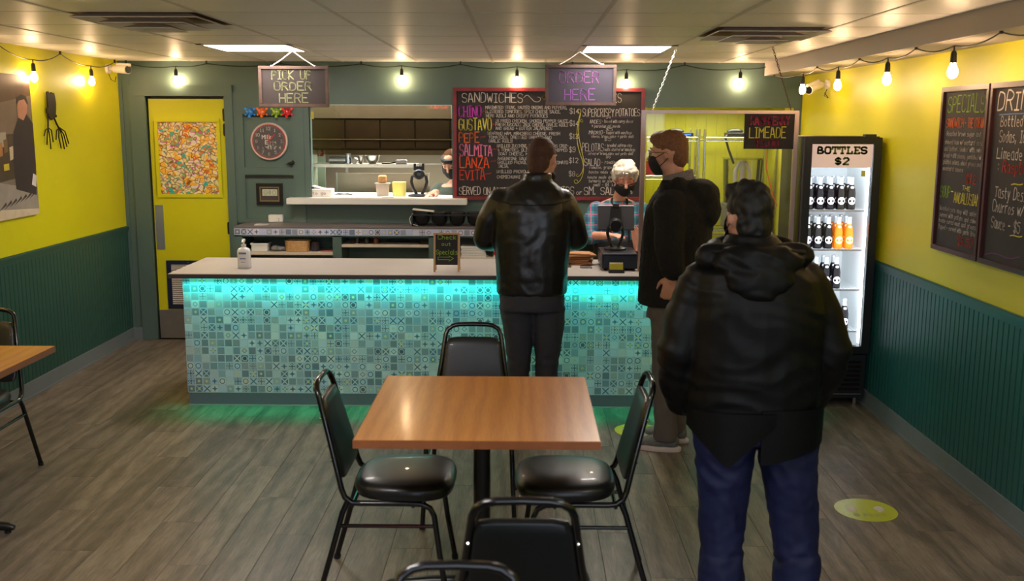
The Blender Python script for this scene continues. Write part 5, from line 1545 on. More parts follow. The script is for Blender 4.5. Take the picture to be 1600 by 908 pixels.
o = MB().tube([Vector(p)-pts[0] for p in pts], .0045, 6).build('orange_cord', mat('orange_cord', (232, 96, 40), .5), None, smooth=True); o.location = pts[0]; tag(o, 'thin orange cord hanging down the right of the alcove shelving', 'cord')
t = thing('clip_pile', 'tangle of small metal clips at the right of the lower alcove shelf', 'clips', (1.98, 8.55, .935))
for i in range(9): MB().tube([(random.uniform(-.07, .07), random.uniform(-.05, .05), random.uniform(.005, .06)) for _ in range(4)], .004, 6).build('clip', chrome, t, smooth=True)

# ================================================================== FLOOR STICKERS
stk = mat('lime_floor_vinyl', (196, 206, 40), .25, var=.03)
wv_ = mat('pale_print', (222, 214, 196), .4)
for (x, y, r, lb) in ((1.655, 4.545, .145, 'round lime green floor sticker in the clear aisle at the right'), (.705, 5.775, .14, 'round lime green floor sticker half hidden behind the right chair')):
    t = thing('floor_sticker', lb, 'floor sticker', (x, y, .0002), 0, 'round lime floor stickers')
    MB().lathe([(.001, 0), (r, 0), (r, .0009), (.001, .0009)], n=48).build('disc', stk, t)
    q = MB()
    for sx in (-1, 1):
        for k2 in range(2):
            ex, ey = sx*.06, .012-.04*k2*0
            q.ell((ex+k2*.016*sx, ey+k2*.012, .0012), (.017, .026, .0004), Matrix.Rotation(sx*.3, 3, 'Z'), nu=14, nv=4)
            q.ell((ex+k2*.016*sx, ey-.034+k2*.01, .0012), (.011, .010, .0004), nu=12, nv=4)
    q.build('footprint', wv_, t)
    q = MB(); write(q, '6 FEET', -.075, .075, -.052, -.078, .004, 0, .0)
    q.v = [(a, c, .0013) for a, b_, c in q.v]; q.build('lettering', mat('faint_green_print', (150, 160, 50), .4), t)
# ================================================================== PEOPLE  (local +Y is where a figure faces)
skin = mat('skin_warm', (206, 150, 124), .45, var=.08, vscale=18)
skin.node_tree.nodes['Principled BSDF'].inputs['Subsurface Weight'].default_value = 0.08
skin.node_tree.nodes['Principled BSDF'].inputs['Subsurface Radius'].default_value = (.02, .008, .004)
def RZ(a): return Matrix.Rotation(a, 3, 'Z')
def RX(a): return Matrix.Rotation(a, 3, 'X')

class Head:
    """places head pieces; c centre, yaw to the left positive, nod forward positive"""
    def __init__(s, c, yaw=0., nod=0., k=1.):
        s.c = Vector(c); s.k = k
        s.R = RZ(yaw) @ RX(-nod)
    def p(s, x, y, z): return s.c+s.R @ Vector((x*s.k, y*s.k, z*s.k))
    def e(s, mb, c, r, rot=None, **kw):
        return mb.ell(s.p(*c), tuple(v*s.k for v in r), s.R @ rot if rot is not None else s.R, **kw)
    def skull(s, mb, neck_to, nr=.056):
        s.e(mb, (0, -.012, .022), (.074, .094, .098), nu=24, nv=16)
        s.e(mb, (0, .018, -.04), (.060, .070, .072), nu=20, nv=12)
        s.e(mb, (0, .058, -.088), (.026, .024, .022))
        s.e(mb, (0, .055, -.012), (.052, .034, .05))
        for q in (-1, 1):
            s.e(mb, (q*.038, .060, -.022), (.022, .018, .020))
            s.e(mb, (q*.030, .071, .034), (.024, .013, .009))
            s.e(mb, (q*.079, -.004, .0), (.008, .017, .029), Matrix.Rotation(q*.25, 3, 'Z'))
        mb.cap(s.p(0, .082, .020), s.p(0, .106, -.018), .008*s.k, .0125*s.k)
        for q in (-1, 1): s.e(mb, (q*.011, .098, -.022), (.008, .010, .007))
        s.e(mb, (0, .083, -.048), (.024, .010, .006)); s.e(mb, (0, .081, -.058), (.021, .010, .007))
        mb.cap(neck_to, s.p(0, -.02, -.05), nr*s.k*1.05, nr*s.k)
    def eyes(s, par, open_=True, iris=(70, 50, 34)):
        for q in (-1, 1):
            ey = s.e(MB(), (q*.031, .070, .014), (.0135, .012, .011)).build('eye', mat('eye_white', (224, 218, 212), .15), par, smooth=True)
            if open_:
                s.e(MB(), (q*.031, .0795, .013), (.0062, .0035, .0062)).build('iris', mat('iris_%d' % iris[0], iris, .1), ey, smooth=True)
            lid = MB()
            if open_: s.e(lid, (q*.031, .0712, .0195), (.0155, .013, .0062))
            else: s.e(lid, (q*.031, .0712, .0155), (.0155, .0135, .0105))
            lid.build('eyelid', skin, par, smooth=True)
            mb = MB().tube([s.p(q*.016, .086, .036), s.p(q*.032, .086, .042), s.p(q*.047, .076, .037)], [.0025, .0035, .002], 6)
            mb.build('eyebrow', mat('eyebrow_brown', (84, 62, 46), .8), par, smooth=True)
    def mask(s, par, mt):
        """cloth mask over nose, mouth and chin with ear loops"""
        secs = []
        for (z, w, y, b) in ((-.002, .044, .098, .030), (-.016, .060, .108, .045), (-.04, .068, .108, .055), (-.064, .066, .102, .060), (-.088, .056, .090, .058), (-.108, .036, .074, .04)):
            ring = []
            for i in range(15):
                t = -1+2*i/14
                ring.append(s.p(w*t*1.08, y-b*1.1*abs(t)**2.1, z))
            secs.append(ring)
        mb = MB()
        k0 = len(mb.v)
        for r in secs: mb.v += [tuple(v) for v in r]
        for r in secs: mb.v += [tuple(v+s.R @ Vector((0, -.004, 0))) for v in r]
        n, m_ = 15, len(secs)
        for L in (0, m_*n):
            for q in range(m_-1):
                for i in range(n-1): mb.f.append((L+q*n+i, L+q*n+i+1, L+(q+1)*n+i+1, L+(q+1)*n+i))
        o = mb.build('face_mask', mt, par, smooth=True)
        for q in (-1, 1):
            MB().tube([s.p(q*.062, .060, -.014), s.p(q*.076, .02, .006), s.p(q*.084, -.012, .018)], .0022, 6).tube([s.p(q*.066, .052, -.07), s.p(q*.080, .012, -.04), s.p(q*.084, -.012, -.018)], .0022, 6).build('ear_loop', mt, o, smooth=True)
        return o
    def glasses(s, par, mt, r=.022):
        g = MB()
        for q in (-1, 1):
            g.tube([s.p(q*.034+r*1.15*cos(a*pi/8), .100-.010*abs(cos(a*pi/8)), .012+r*.85*sin(a*pi/8)) for a in range(16)], .0022, 6, closed=True)
            g.tube([s.p(q*.060, .092, .018), s.p(q*.078, .06, .018), s.p(q*.086, .0, .014), s.p(q*.084, -.015, .002)], .0022, 6)
        g.tube([s.p(-.012, .101, .016), s.p(0, .105, .019), s.p(.012, .101, .016)], .0022, 6)
        o = g.build('glasses', mt, par, smooth=True)
        for q in (-1, 1):
            lm = MB(); pts = [s.p(q*.034+r*1.12*cos(a*pi/8), .099-.010*abs(cos(a*pi/8)), .012+r*.82*sin(a*pi/8)) for a in range(16)]
            lm.add(pts, [tuple(range(16))]); lm.build('lens', glass('spectacle_lens', refl=1.5), o)
        return o

def hand(mb, wrist, d, n, side=1, curl=.5, k=1., spread=.10, thumb=.6):
    """palm of four metacarpals, four unequal fingers with knuckle bends, a thumb leaving the palm's side"""
    w = Vector(wrist); d = Vector(d).normalized(); n = Vector(n)
    n = (n-d*n.dot(d)).normalized(); t = d.cross(n)*side
    mb.cap(w-d*.02, w+d*.02, .024*k, .026*k, 12)
    for i, (off, L) in enumerate(((.031, .074), (.011, .082), (-.010, .077), (-.029, .060))):
        kn = w+d*(.088-.004*abs(i-1))*k+t*off*k
        mb.cap(w+d*.015*k+t*off*.55*k, kn, .0145*k, .0115*k, 10)
        dd = (d+t*spread*(1.5-i)*.6).normalized()
        p = kn; a = 0
        for j, (f, r0, r1) in enumerate(((.46, .0098, .0090), (.30, .0090, .0082), (.24, .0082, .0070))):
            a += curl*(.7 if j == 0 else 1.0)
            v = dd*cos(a)+n*sin(a)
            q = p+v*L*f*k
            mb.cap(p, q, r0*k, r1*k, 10); p = q
    a0 = w+d*.022*k+t*.022*k+n*.006*k
    a1 = a0+(d*.6+t*.75+n*.25*thumb).normalized()*.040*k
    a2 = a1+(d*.85+t*.35+n*.45*thumb).normalized()*.032*k
    a3 = a2+(d*.95+t*.05+n*.5*thumb).normalized()*.026*k
    mb.cap(a0, a1, .016*k, .0125*k, 10).cap(a1, a2, .0125*k, .0105*k, 10).cap(a2, a3, .0105*k, .008*k, 10)

def limb(mb, pts, rs, n=16):
    for a, b, r0, r1 in zip(pts, pts[1:], rs, rs[1:]): mb.cap(a, b, r0, r1, n)

def folds(amp, sx=7., sz=16., seed=0.):
    def f(p):
        q = Vector((p.x*sx+seed, p.y*sx, p.z*sz))
        a = noise.noise(q+Vector((0, 0, 2*noise.noise(p*5+Vector((seed, 0, 0))))))
        b = noise.noise(p*26+Vector((seed, 3, 1)))
        return amp*(1-2*abs(a))*.8+amp*.35*b-amp*.2
    return f

def shoe(name, mt, sole_mt, par, at_, yaw, k=1., laces=None):
    R = RZ(yaw); o = Vector(at_)
    P = lambda x, y, z: o+R @ Vector((x*k, y*k, z*k))
    mb = MB()
    mb.ell(P(0, -.02, .055), (.040*k, .055*k, .05*k), R).ell(P(0, .06, .045), (.045*k, .08*k, .038*k), R).ell(P(0, .13, .036), (.046*k, .06*k, .030*k), R).ell(P(0, -.01, .085), (.040*k, .045*k, .035*k), R)
    s_ = remesh(mb, name, mt, par, .008, 3)
    so = MB(); rs = []
    for z, g in ((0.0, .97), (.006, 1.0), (.022, 1.0), (.028, .96)):
        ring = []
        for i in range(28):
            a = 2*pi*i/28
            ring.append(P(.048*g*sin(a)*(1-.1*cos(a-pi)), .055+.142*g*cos(a), z))
        rs.append(ring)
    so.rings(rs).build('sole', sole_mt, s_, smooth=True)
    if laces:
        lb = MB()
        for i in range(4): lb.tube([P(-.022, .03+i*.022, .098-i*.012), P(0, .034+i*.022, .106-i*.012), P(.022, .03+i*.022, .098-i*.012)], .003*k, 6)
        lb.build('laces', laces, s_, smooth=True)
    return s_

def hair_cap(h, mt, par, pieces, amp=.004, freq=60., name='hair', voxel=.007, clip=None):
    mb = MB()
    for c, r in pieces: h.e(mb, c, r)
    return remesh(mb, name, mt, par, voxel, 1, lambda p: amp*noise.noise(p*freq)+amp*.7*noise.noise(Vector((p.x*freq*1.6, p.y*freq*1.6, p.z*freq*.5))))

# ------------------------------------------------ man in the leather jacket at the counter
t = thing('person', 'person in a shiny black leather jacket standing with back to us at the counter', 'person', (.05, 5.70, 0))
h = Head((.068, .03, 1.617), yaw=-.55, nod=.12, k=1.0)
mb = MB()
h.skull(mb, (.03, -.01, 1.42), .060)
mb.loft([(0, 0, .82, .15, .10), (0, 0, 1.0, .15, .10), (0, 0, 1.25, .18, .11), (0.01, 0, 1.37, .15, .10), (.02, 0, 1.44, .07, .06)])
for s in (-1, 1):
    sh, el, wr_ = (s*.155, -.01, 1.36), (s*.26, .03, 1.17), (s*.15, .25, 1.115)
    limb(mb, [sh, el, wr_], [.05, .04, .028]); hand(mb, wr_, (-s*.5, .85, -.05), (-s*.7, -.2, -.8), side=s, curl=.55)
    x0, x1 = (.025+s*.085), (.02+s*.095-.015)
    limb(mb, [(s*.08, 0, .86), (x0, .0, .48), (x1+.0, -.03, .08)], [.075, .055, .04])
    mb.cap((x1, -.03, .05), (x1, .08, .03), .035, .025)
remesh(mb, 'body', skin, t, .0085, 4)
leather = mat('black_brown_leather', (24, 20, 19), .36, var=.3, vscale=5, bump=.2, bscale=45, coat=.05, rvar=.2)
mb = MB()
mb.loft([(.01, 0, .845, .197, .135), (.01, 0, .86, .205, .142), (.01, 0, .91, .207, .145), (.01, -.005, .935, .203, .14), (.01, -.005, .95, .206, .144), (.01, 0, 1.05, .212, .15), (.01, 0, 1.2, .228, .155), (.01, 0, 1.33, .235, .15), (.012, 0, 1.40, .215, .132), (.02, 0, 1.45, .165, .112), (.03, 0, 1.485, .115, .09), (.035, 0, 1.50, .085, .083), (.038, 0, 1.545, .080, .080)])
for s in (-1, 1):
    limb(mb, [(s*.178, -.005, 1.385), (s*.238, .0, 1.28), (s*.265, .03, 1.165)], [.072, .068, .068])
    limb(mb, [(s*.265, .03, 1.165), (s*.20, .16, 1.125), (s*.155, .235, 1.115)], [.070, .056, .046])
jk = remesh(mb, 'leather_jacket', leather, t, .010, 5, folds(.0045, 9, 5, 1.))
MB().tube([(.01+.208*cos(a*pi/16), .147*sin(a*pi/16), .94) for a in range(32)], .0028, 6, closed=True).build('waist_seam', leather, jk, smooth=True)
MB().tube([(-.215, -.07, 1.40), (-.12, -.135, 1.375), (.01, -.152, 1.37), (.14, -.135, 1.375), (.235, -.07, 1.40)], .003, 6).build('yoke_seam', leather, jk, smooth=True)
slate = mat('slate_grey_trousers', (46, 46, 56), .8, var=.15, vscale=8)
mb = MB()
mb.loft([(.01, 0, .90, .175, .12), (.01, -.005, .82, .190, .135), (.015, -.01, .76, .192, .14)])
for s in (-1, 1):
    x1 = .02+s*.088-.01
    limb(mb, [(.012+s*.092, -.005, .80), (.02+s*.088, 0, .66), (.02+s*.082, .0, .46), (x1, -.02, .25), (x1, -.03, .10)], [.100, .092, .070, .062, .064])
    mb.loft([(x1, -.02, .045, .062, .075), (x1, -.02, .14, .06, .07)])
remesh(mb, 'trousers', slate, t, .010, 4, folds(.007, 8, 8, 2.))
for s in (-1, 1): shoe('shoe', blackm, foot_m, t, (.01+s*.088, -.03, 0), -s*.12)
hair_cap(h, mat('cropped_auburn_hair', (76, 46, 34), .75, var=.25, vscale=60), t,
         [((0, -.02, .038), (.079, .095, .092)), ((0, -.05, -.01), (.070, .058, .085)), ((0, -.06, -.05), (.054, .042, .05))], .0015, 90)
hair_cap(h, mat('dark_beard', (42, 28, 24), .85), t, [((0, .045, -.085), (.062, .055, .042)), ((0, .075, -.11), (.035, .03, .04))], .002, 90, 'beard')

# ------------------------------------------------ man in the black coat, in profile
t = thing('person', 'person in a thick black coat, glasses and mask, seen in left profile beside the register', 'person', (.85, 5.50, 0), radians(66))
h = Head((.0, .055, 1.655), yaw=.12, nod=.08, k=1.02)
mb = MB()
h.skull(mb, (0, .0, 1.47), .056)
mb.loft([(0, 0, .80, .15, .10), (0, 0, 1.0, .15, .10), (0, 0, 1.3, .18, .11), (0, 0, 1.44, .16, .09), (0, 0, 1.49, .07, .06)])
for s in (-1, 1):
    wr_ = (s*.245, -.06, 1.02) if s < 0 else (s*.24, .03, .98)
    limb(mb, [(s*.18, 0, 1.41), (s*.245, -.03, 1.16), wr_], [.05, .042, .03])
    if s < 0: hand(mb, wr_, (0.05, .25, -1), (1, .1, 0), side=-1, curl=.35)
    else: hand(mb, wr_, (-.05, .2, -1), (-1, .1, 0), side=1, curl=.4)
    limb(mb, [(s*.08, 0, .86), (s*.085, .01, .48), (s*.09, -.01, .08)], [.075, .055, .04])
    mb.cap((s*.09, -.01, .05), (s*.09, .1, .03), .035, .025)
remesh(mb, 'body', skin, t, .0085, 4)
coat = mat('black_fleece_coat', (15, 13, 14), .9, bump=.8, bscale=120)
mb = MB()
mb.loft([(0, 0, .835, .215, .175), (0, 0, .85, .228, .185), (0, 0, 1.0, .225, .185), (0, -.01, 1.2, .232, .185), (0, -.025, 1.36, .235, .18), (0, -.03, 1.44, .20, .15), (0, -.02, 1.49, .12, .11), (0, -.01, 1.52, .09, .09)])
mb.ell((0, -.135, 1.435), (.15, .105, .095), RX(.3)).ell((0, -.17, 1.36), (.12, .08, .10)).cap((-.10, -.03, 1.49), (.10, -.03, 1.49), .05, .05)
for s in (-1, 1):
    wr_ = (s*.25, -.06, 1.06) if s < 0 else (s*.245, .02, 1.03)
    limb(mb, [(s*.19, -.02, 1.39), (s*.255, -.035, 1.17), wr_], [.09, .078, .066])
remesh(mb, 'coat', coat, t, .010, 4, lambda p: .007*noise.noise(p*9)+.004*noise.noise(p*70))
# grey collar
col_ = MB(); rs = []
for z, r in ((1.50, .088), (1.525, .078), (1.555, .074), (1.56, .066), (1.53, .066)):
    rs.append([Vector((r*1.02*cos(a*pi/12), -.005+r*1.1*sin(a*pi/12), z-.022*sin(a*pi/12))) for a in range(24)])
remesh(col_.rings(rs), 'collar', mat('grey_heather_collar', (118, 112, 112), .9, var=.25, vscale=120), t, .006, 1, lambda p: .002*noise.noise(p*60))
khk = mat('grey_khaki_trousers', (96, 88, 84), .85, var=.1, vscale=8)
mb = MB().loft([(0, 0, .90, .17, .12), (0, 0, .76, .19, .14)])
for s in (-1, 1):
    limb(mb, [(s*.09, 0, .80), (s*.09, .01, .48), (s*.09, -.005, .12)], [.10, .075, .062])
    mb.loft([(s*.09, -.005, .06, .058, .068), (s*.09, -.005, .14, .058, .066)])
remesh(mb, 'trousers', khk, t, .010, 4, folds(.005, 8, 8, 4.))
for s in (-1, 1): shoe('shoe', mat('grey_knit_shoe', (104, 106, 104), .8, var=.2, vscale=70), mat('off_white_sole', (206, 190, 184), .6), t, (s*.09, -.01, 0), -s*.1, 1.0, mat('tan_laces', (150, 130, 96), .8))
hair_cap(h, mat('short_brown_hair', (118, 78, 50), .7, var=.3, vscale=70), t,
         [((0, -.018, .050), (.080, .096, .084)), ((0, -.055, .0), (.070, .055, .085)), ((0, .045, .088), (.058, .05, .034)), ((.02, .03, .10), (.05, .06, .03))], .0025, 70)
h.eyes(t); h.mask(t, mat('black_cloth_mask', (16, 15, 17), .8)); h.glasses(t, mat('thin_silver_glasses', (150, 130, 110), .3, metal=.7))

# ------------------------------------------------ large man in the foreground, back to us
t = thing('person', 'largest person, back to us, in a black hooded jacket and navy trousers', 'person', (.87, 3.66, 0))
h = Head((-.035, .03, 1.478), yaw=.32, nod=.05, k=.97)
mb = MB()
h.skull(mb, (-.02, -.01, 1.31), .062)
mb.loft([(0, 0, .72, .18, .12), (0, 0, .95, .19, .13), (0, 0, 1.2, .18, .12), (0, 0, 1.27, .13, .09), (0, 0, 1.33, .07, .06)])
for s in (-1, 1):
    wr_ = (s*.245, .10, .80)
    limb(mb, [(s*.17, 0, 1.23), (s*.275, -.02, 1.0), wr_], [.045, .042, .032]); hand(mb, wr_, (-s*.35, .35, -.85), (-s, 0, 0), side=s, curl=.3)
    fx_ = .06+s*.145
    limb(mb, [(.02+s*.09, 0, .74), (.04+s*.115, .01, .42), (fx_, -.01, .07)], [.09, .06, .042])
    mb.cap((fx_, -.01, .05), (fx_, .10, .03), .035, .025)
remesh(mb, 'body', skin, t, .0085, 4)
nyl = mat('black_nylon_jacket', (12, 12, 13), .5, var=.15, vscale=6, bump=.12, bscale=90, rvar=.15)
mb = MB()
mb.loft([(0.0, 0, .72, .235, .165), (.0, 0, .735, .248, .175), (.0, 0, .85, .252, .18), (0, -.005, 1.0, .25, .185), (0, -.01, 1.15, .252, .18), (-.01, -.01, 1.26, .235, .16), (-.015, -.005, 1.32, .18, .135), (-.02, 0, 1.37, .13, .105), (-.022, 0, 1.40, .10, .095), (-.024, 0, 1.425, .088, .086)])
for s in (-1, 1):
    x_ = -.012
    limb(mb, [(x_+s*.188, -.005, 1.245), (x_*.6+s*.248, -.015, 1.12), (s*.278, -.02, .99)], [.080, .080, .078])
    limb(mb, [(s*.285, -.02, .99), (s*.278, .03, .87), (s*.245, .085, .765)], [.079, .070, .060])
    mb.cap((s*.235, .11, .75), (s*.17, .15, .72), .05, .04)
def nylon_fold(p):
    q = Vector((p.x*4.5, p.y*4.5, p.z*13))
    a = noise.noise(q+Vector((0, 0, 1.6*noise.noise(p*4))))
    c = noise.noise(Vector((p.x*11+p.z*6, p.y*9, p.z*15)))
    return .0065*(1-2*abs(a))+.004*c-.002
nyl.node_tree.nodes['Principled BSDF'].inputs['Specular IOR Level'].default_value = .22
jk = remesh(mb, 'hooded_jacket', nyl, t, .010, 4, nylon_fold)
# collapsed hood: a sagging ring of cloth over the shoulders
hb = MB()
for i in range(18):
    a = pi*2*i/18; b_ = pi*2*(i+1)/18
    def hp(a):
        return Vector((-.022+.135*cos(a), -.03+.115*sin(a), 1.365+(.025 if sin(a) > 0 else .035*0)-.02*abs(cos(a))))
    hb.cap(hp(a), hp(b_), .034, .034, 10)
def shl(x, z, y): return Vector((-.022+x, y, z))
hb.ell((-.022, -.125, 1.335), (.165, .055, .065), RX(-.35)).ell((-.022, -.150, 1.275), (.125, .045, .065), RX(-.2)).ell((-.022, -.160, 1.235), (.075, .035, .05))
hb.cap((-.185, -.06, 1.345), (.14, -.06, 1.345), .05, .05)
hd_ = remesh(hb, 'hood', nyl, jk, .009, 3, lambda p: .009*(1-2*abs(noise.noise(Vector((p.x*9+p.z*14, p.y*6, p.z*16)))))-.003)
MB().tube([(-.19, -.09, 1.365), (-.12, -.135, 1.372), (-.02, -.155, 1.372), (.09, -.135, 1.372), (.15, -.09, 1.365)], .010, 8).build('hood_hem', nyl, hd_, smooth=True)
# two overlapping back flaps below the waist
def flap(top, bot, name, off):
    """top/bot: lists of (x, z) with equal length, laid over the seat"""
    mb = MB(); n = len(top); rows = 10
    for L in (0, 1):
        for j in range(rows+1):
            f = j/rows
            for (xa, za), (xb, zb) in zip(top, bot):
                x = xa+(xb-xa)*f; z = za+(zb-za)*f
                y = -(.194+off-.012*f)*sqrt(max(0.05, 1-abs(x/.275)**3.2))+L*.006
                mb.v.append((x, y, z))
    N = (rows+1)*n
    for L in (0, N):
        for j in range(rows):
            for i in range(n-1): mb.f.append((L+j*n+i, L+j*n+i+1, L+(j+1)*n+i+1, L+(j+1)*n+i))
    for j in range(rows):
        for i in (0, n-1): mb.f.append((j*n+i, (j+1)*n+i, N+(j+1)*n+i, N+j*n+i))
    for i in range(n-1): mb.f.append((rows*n+i, rows*n+i+1, N+rows*n+i+1, N+rows*n+i))
    return mb.build(name, nyl, jk, smooth=True)
def lerpl(pts, n=14):
    o = []
    xs = [p[0] for p in pts]
    for i in range(n+1):
        x = xs[0]+(xs[-1]-xs[0])*i/n
        for a, b in zip(pts, pts[1:]):
            if a[0]-1e-9 <= x <= b[0]+1e-9:
                o.append((x, a[1]+(b[1]-a[1])*((x-a[0])/(b[0]-a[0])))); break
    return o
flap(lerpl([(.0, .80), (.25, .80)]), lerpl([(.005, .592), (.03, .592), (.245, .645), (.25, .66)]), 'back_flap', -.004)
flap(lerpl([(-.255, .79), (.05, .79)]), lerpl([(-.255, .72), (-.125, .585), (-.11, .585), (.05, .74)]), 'back_flap', .008)
navy_t = mat('navy_trousers', (14, 22, 66), .7, var=.15, vscale=8)
mb = MB().loft([(.01, 0, .82, .22, .15), (.01, 0, .72, .235, .165), (.02, -.005, .66, .232, .165)])
for s in (-1, 1):
    fx_ = .06+s*.148
    limb(mb, [(.02+s*.115, 0, .70), (.035+s*.125, .0, .52), (.048+s*.138, .005, .34), (fx_, -.005, .14)], [.118, .106, .090, .080])
    mb.loft([(fx_, -.005, .035, .082, .095), (fx_, -.005, .06, .087, .10), (fx_, -.005, .18, .080, .09)])
remesh(mb, 'trousers', navy_t, t, .010, 4, folds(.011, 9, 7, 7.))
for s in (-1, 1): shoe('shoe', blackm, foot_m, t, (.06+s*.148, -.02, 0), -s*.12, 1.05)
hair_cap(h, mat('wavy_black_hair', (14, 11, 10), .6, var=.5, vscale=40), t,
         [((0, -.022, .046), (.083, .098, .092)), ((0, -.055, -.015), (.074, .058, .085)), ((0, -.06, -.06), (.056, .04, .05)), ((-.02, .03, .10), (.055, .055, .036)), ((.03, .0, .112), (.045, .05, .03)), ((-.02, -.03, .12), (.035, .035, .03)), ((.01, -.06, .105), (.04, .03, .03))], .009, 34)
h.eyes(t)
h.mask(t, mat('black_cloth_mask', (16, 15, 17), .8))

# ------------------------------------------------ cashier
t = thing('person', 'grey-haired person in a plaid shirt and black mask working the register', 'person', (.70, 7.22, 0), pi)
h = Head((-.032, .06, 1.43), yaw=0.05, nod=.38, k=.97)
mb = MB()
h.skull(mb, (0, -.02, 1.26), .048)
mb.loft([(0, 0, .72, .15, .10), (0, 0, 1.0, .14, .09), (0, -.005, 1.18, .165, .10), (0, -.01, 1.25, .15, .08), (0, -.01, 1.29, .06, .055)])
# local x mirrored to the picture: her right arm is at picture left
RW, LW = (.115, .33, 1.055), (-.10, .33, .985)
limb(mb, [(.165, -.01, 1.215), (.225, .06, 1.02), RW], [.045, .037, .026])
limb(mb, [(-.165, -.01, 1.215), (-.21, .08, .98), LW], [.045, .037, .026])
hand(mb, RW, (-.75, .6, .1), (-.2, .1, -1), side=1, curl=.35, k=.92)
hand(mb, LW, (.08, .25, 1.), (.55, .8, -.2), side=1, curl=.22, k=.95, spread=.16)
for s in (-1, 1):
    limb(mb, [(s*.08, 0, .78), (s*.085, .0, .44), (s*.09, -.01, .08)], [.075, .055, .04])
    mb.cap((s*.09, -.01, .05), (s*.09, .09, .03), .033, .024)
remesh(mb, 'body', skin, t, .0075, 3)
def plaid():
    g = G('teal_plaid_cloth')
    sx = g.n('ShaderNodeSeparateXYZ'); g.l(g.obj(), sx.inputs[0])
    M = g.math
    def band(v, per, a, b, ph=0.):
        f = M('FRACT', M('ADD', M('DIVIDE', v, per), ph))
        return M('MULTIPLY', M('GREATER_THAN', f, a), M('LESS_THAN', f, b))
    v1 = band(sx.outputs[0], .075, .0, .42); v2 = band(sx.outputs[2], .075, .0, .42)
    p1 = band(sx.outputs[0], .075, .66, .76); p2 = band(sx.outputs[2], .075, .66, .76)
    c = g.mix(M('MULTIPLY', v1, .55), lin((62, 132, 142)), lin((26, 48, 84)))
    c = g.mix(M('MULTIPLY', v2, .55), c, lin((30, 56, 92)))
    c = g.mix(M('MULTIPLY', p1, .7), c, lin((206, 84, 120)))
    c = g.mix(M('MULTIPLY', p2, .7), c, lin((206, 84, 120)))
    g.l(c, g.b.inputs['Base Color']); g.b.inputs['Roughness'].default_value = .85
    return g.m
pl = plaid()
mb = MB().loft([(0, 0, .78, .165, .125), (0, 0, .95, .165, .12), (0, 0, 1.1, .18, .125), (0, -.005, 1.19, .188, .115), (0, -.01, 1.245, .15, .095), (0, -.01, 1.275, .09, .07)])
limb(mb, [(.16, -.01, 1.20), (.205, .03, 1.10), (.225, .065, 1.015)], [.066, .060, .057]); limb(mb, [(.225, .065, 1.015), (.185, .16, 1.02)], [.057, .048])
limb(mb, [(-.16, -.01, 1.20), (-.195, .035, 1.09), (-.212, .08, .975)], [.066, .060, .056]); limb(mb, [(-.212, .08, .975), (-.185, .19, .99)], [.056, .047])
sh_ = remesh(mb, 'plaid_shirt', pl, t, .009, 4, folds(.005, 9, 14, 3.))
MB().add([(-.07, .085, 1.27), (-.02, .12, 1.20), (-.075, .115, 1.215), (.07, .085, 1.27), (.02, .12, 1.20), (.075, .115, 1.215)], [(0, 1, 2), (3, 4, 5)]).build('collar', pl, sh_)
ap = MB()
ap.loft([(0, 0, .50, .185, .145), (0, 0, .78, .178, .138), (0, 0, .98, .174, .13), (0, .0, 1.0, .172, .128)])
remesh(ap, 'apron', mat('black_apron_cloth', (22, 22, 24), .85), t, .010, 2, folds(.004, 8, 8, 9.))
for s in (-1, 1): MB().tube([(s*.07, .125, 1.0), (s*.065, .13, 1.12), (s*.058, .105, 1.22), (s*.055, .05, 1.285), (s*.03, -.06, 1.29)], .008, 8).build('apron_strap', mat('black_apron_cloth', (22, 22, 24)), t, smooth=True)
mb = MB().loft([(0, 0, .80, .16, .12), (0, 0, .68, .17, .13)])
for s in (-1, 1): limb(mb, [(s*.085, 0, .70), (s*.085, 0, .42), (s*.09, -.01, .10)], [.09, .07, .06])
remesh(mb, 'trousers', mat('dark_jeans', (36, 42, 60), .8), t, .012, 3, folds(.005, 8, 8, 5.))
for s in (-1, 1): shoe('shoe', blackm, foot_m, t, (s*.09, -.01, 0), -s*.1, .95)
grey_hair = mat('silver_grey_hair', (186, 176, 160), .6, var=.25, vscale=80)
hair_cap(h, grey_hair, t, [((0, -.025, .055), (.092, .10, .082)), ((0, -.06, .0), (.085, .06, .09)), ((-.02, .052, .092), (.068, .042, .036)), ((.05, .035, .08), (.036, .045, .036)), ((-.074, .01, .04), (.026, .045, .055)), ((.074, .01, .04), (.026, .045, .055)), ((-.02, -.0, .125), (.05, .06, .022))], .006, 45)
for i in range(26):
    a = random.uniform(-1.5, 1.5); r = .078
    q0 = h.p(.05*sin(a), .03, .12+random.uniform(-.01, .01)); q1 = h.p(.078*sin(a), .075*abs(cos(a))+.02, .085); q2 = h.p(.086*sin(a), .09*abs(cos(a)), .055+random.uniform(-.01, .015))
    if i == 0: hs = MB()
    hs.tube([q0, q1, q2], [.005, .005, .002], 6)
hs_o = hs.build('hair_strands', grey_hair, t, smooth=True); hs_o['kind'] = 'stuff'
h.eyes(t, False)
mk = h.mask(t, mat('black_cloth_mask', (16, 15, 17), .8))
em = MB()
ribbon(em, [(0, 0), (.005, .012), (.012, .016), (.015, .009), (.007, .004), (.012, -.004), (.004, -.008), (0, 0)], .0032, 0)
em.v = [tuple(h.p(-.045+v[0]*.9-.004, .105-.012*abs(v[0]*40)+.0, -.062+v[2])) for v in em.v]
em.build('emblem', mat('white_emblem', (230, 226, 222), .6), mk)
h.glasses(t, mat('russet_glasses', (150, 60, 44), .3), .021)

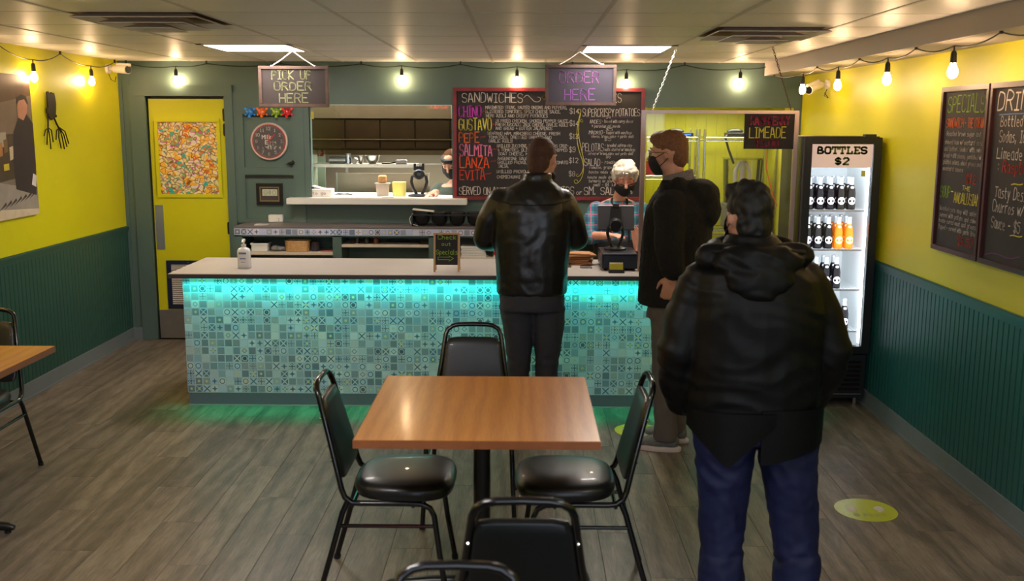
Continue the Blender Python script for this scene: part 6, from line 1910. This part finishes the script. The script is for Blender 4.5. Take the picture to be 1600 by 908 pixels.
# ------------------------------------------------ cook half hidden in the kitchen
t = thing('person', 'person with black headband and dark green shirt leaning in the kitchen pass-through', 'person', (-.535, 8.63, 0), radians(165))
h = Head((.06, .06, 1.475), yaw=.0, nod=.45, k=1.0)
mb = MB()
h.skull(mb, (0.02, -.02, 1.30), .058)
mb.loft([(0, 0, .75, .17, .11), (0, 0, 1.0, .18, .12), (0, 0, 1.2, .2, .12), (0, 0, 1.29, .17, .1), (0, 0, 1.33, .08, .07)])
RW = (.13, .27, 1.245)
limb(mb, [(.185, 0, 1.25), (.24, .06, 1.10), RW], [.052, .042, .028]); hand(mb, RW, (.35, .9, -.12), (0, .05, -1), side=1, curl=.25)
limb(mb, [(-.185, 0, 1.25), (-.22, .05, 1.0), (-.12, .25, .96)], [.052, .042, .028]); hand(mb, (-.12, .25, .96), (.3, .9, -.1), (0, 0, -1), side=-1, curl=.4)
for s in (-1, 1):
    limb(mb, [(s*.08, 0, .78), (s*.09, .0, .44), (s*.10, -.01, .08)], [.08, .06, .042])
    mb.cap((s*.10, -.01, .05), (s*.10, .09, .03), .035, .025)
remesh(mb, 'body', skin, t, .0085, 4)
mb = MB().loft([(0, 0, .76, .20, .15), (0, 0, 1.0, .20, .15), (0, 0, 1.15, .215, .15), (0, -.005, 1.24, .215, .13), (0.01, -.01, 1.30, .14, .10), (.015, -.01, 1.325, .075, .07)])
limb(mb, [(.185, 0, 1.235), (.232, .05, 1.16), (.24, .08, 1.125)], [.078, .07, .066]); limb(mb, [(-.185, 0, 1.235), (-.22, .05, 1.03)], [.078, .068])
remesh(mb, 'shirt', mat('dark_green_shirt', (52, 62, 54), .85, var=.15, vscale=10), t, .010, 4, folds(.006, 8, 10, 6.))
mb = MB().loft([(0, 0, .80, .18, .13), (0, 0, .68, .19, .14)])
for s in (-1, 1): limb(mb, [(s*.09, 0, .70), (s*.095, 0, .42), (s*.10, -.01, .10)], [.10, .075, .062])
remesh(mb, 'trousers', slate, t, .012, 3)
for s in (-1, 1): shoe('shoe', blackm, foot_m, t, (s*.10, -.01, 0), -s*.1)
band = MB(); rs = []
for z, r in ((.045, .082), (.05, .0845), (.072, .083), (.076, .080)):
    rs.append([h.p(r*cos(a*pi/14), -.012+r*1.24*sin(a*pi/14), z) for a in range(28)])
band.rings(rs).build('headband', mat('black_headband', (20, 20, 22), .8), t, smooth=True)
hair_cap(h, mat('shaved_brown_hair', (96, 66, 50), .8), t, [((0, -.02, .036), (.077, .092, .090))], .001, 90)
h.eyes(t); h.mask(t, mat('black_cloth_mask', (16, 15, 17)))
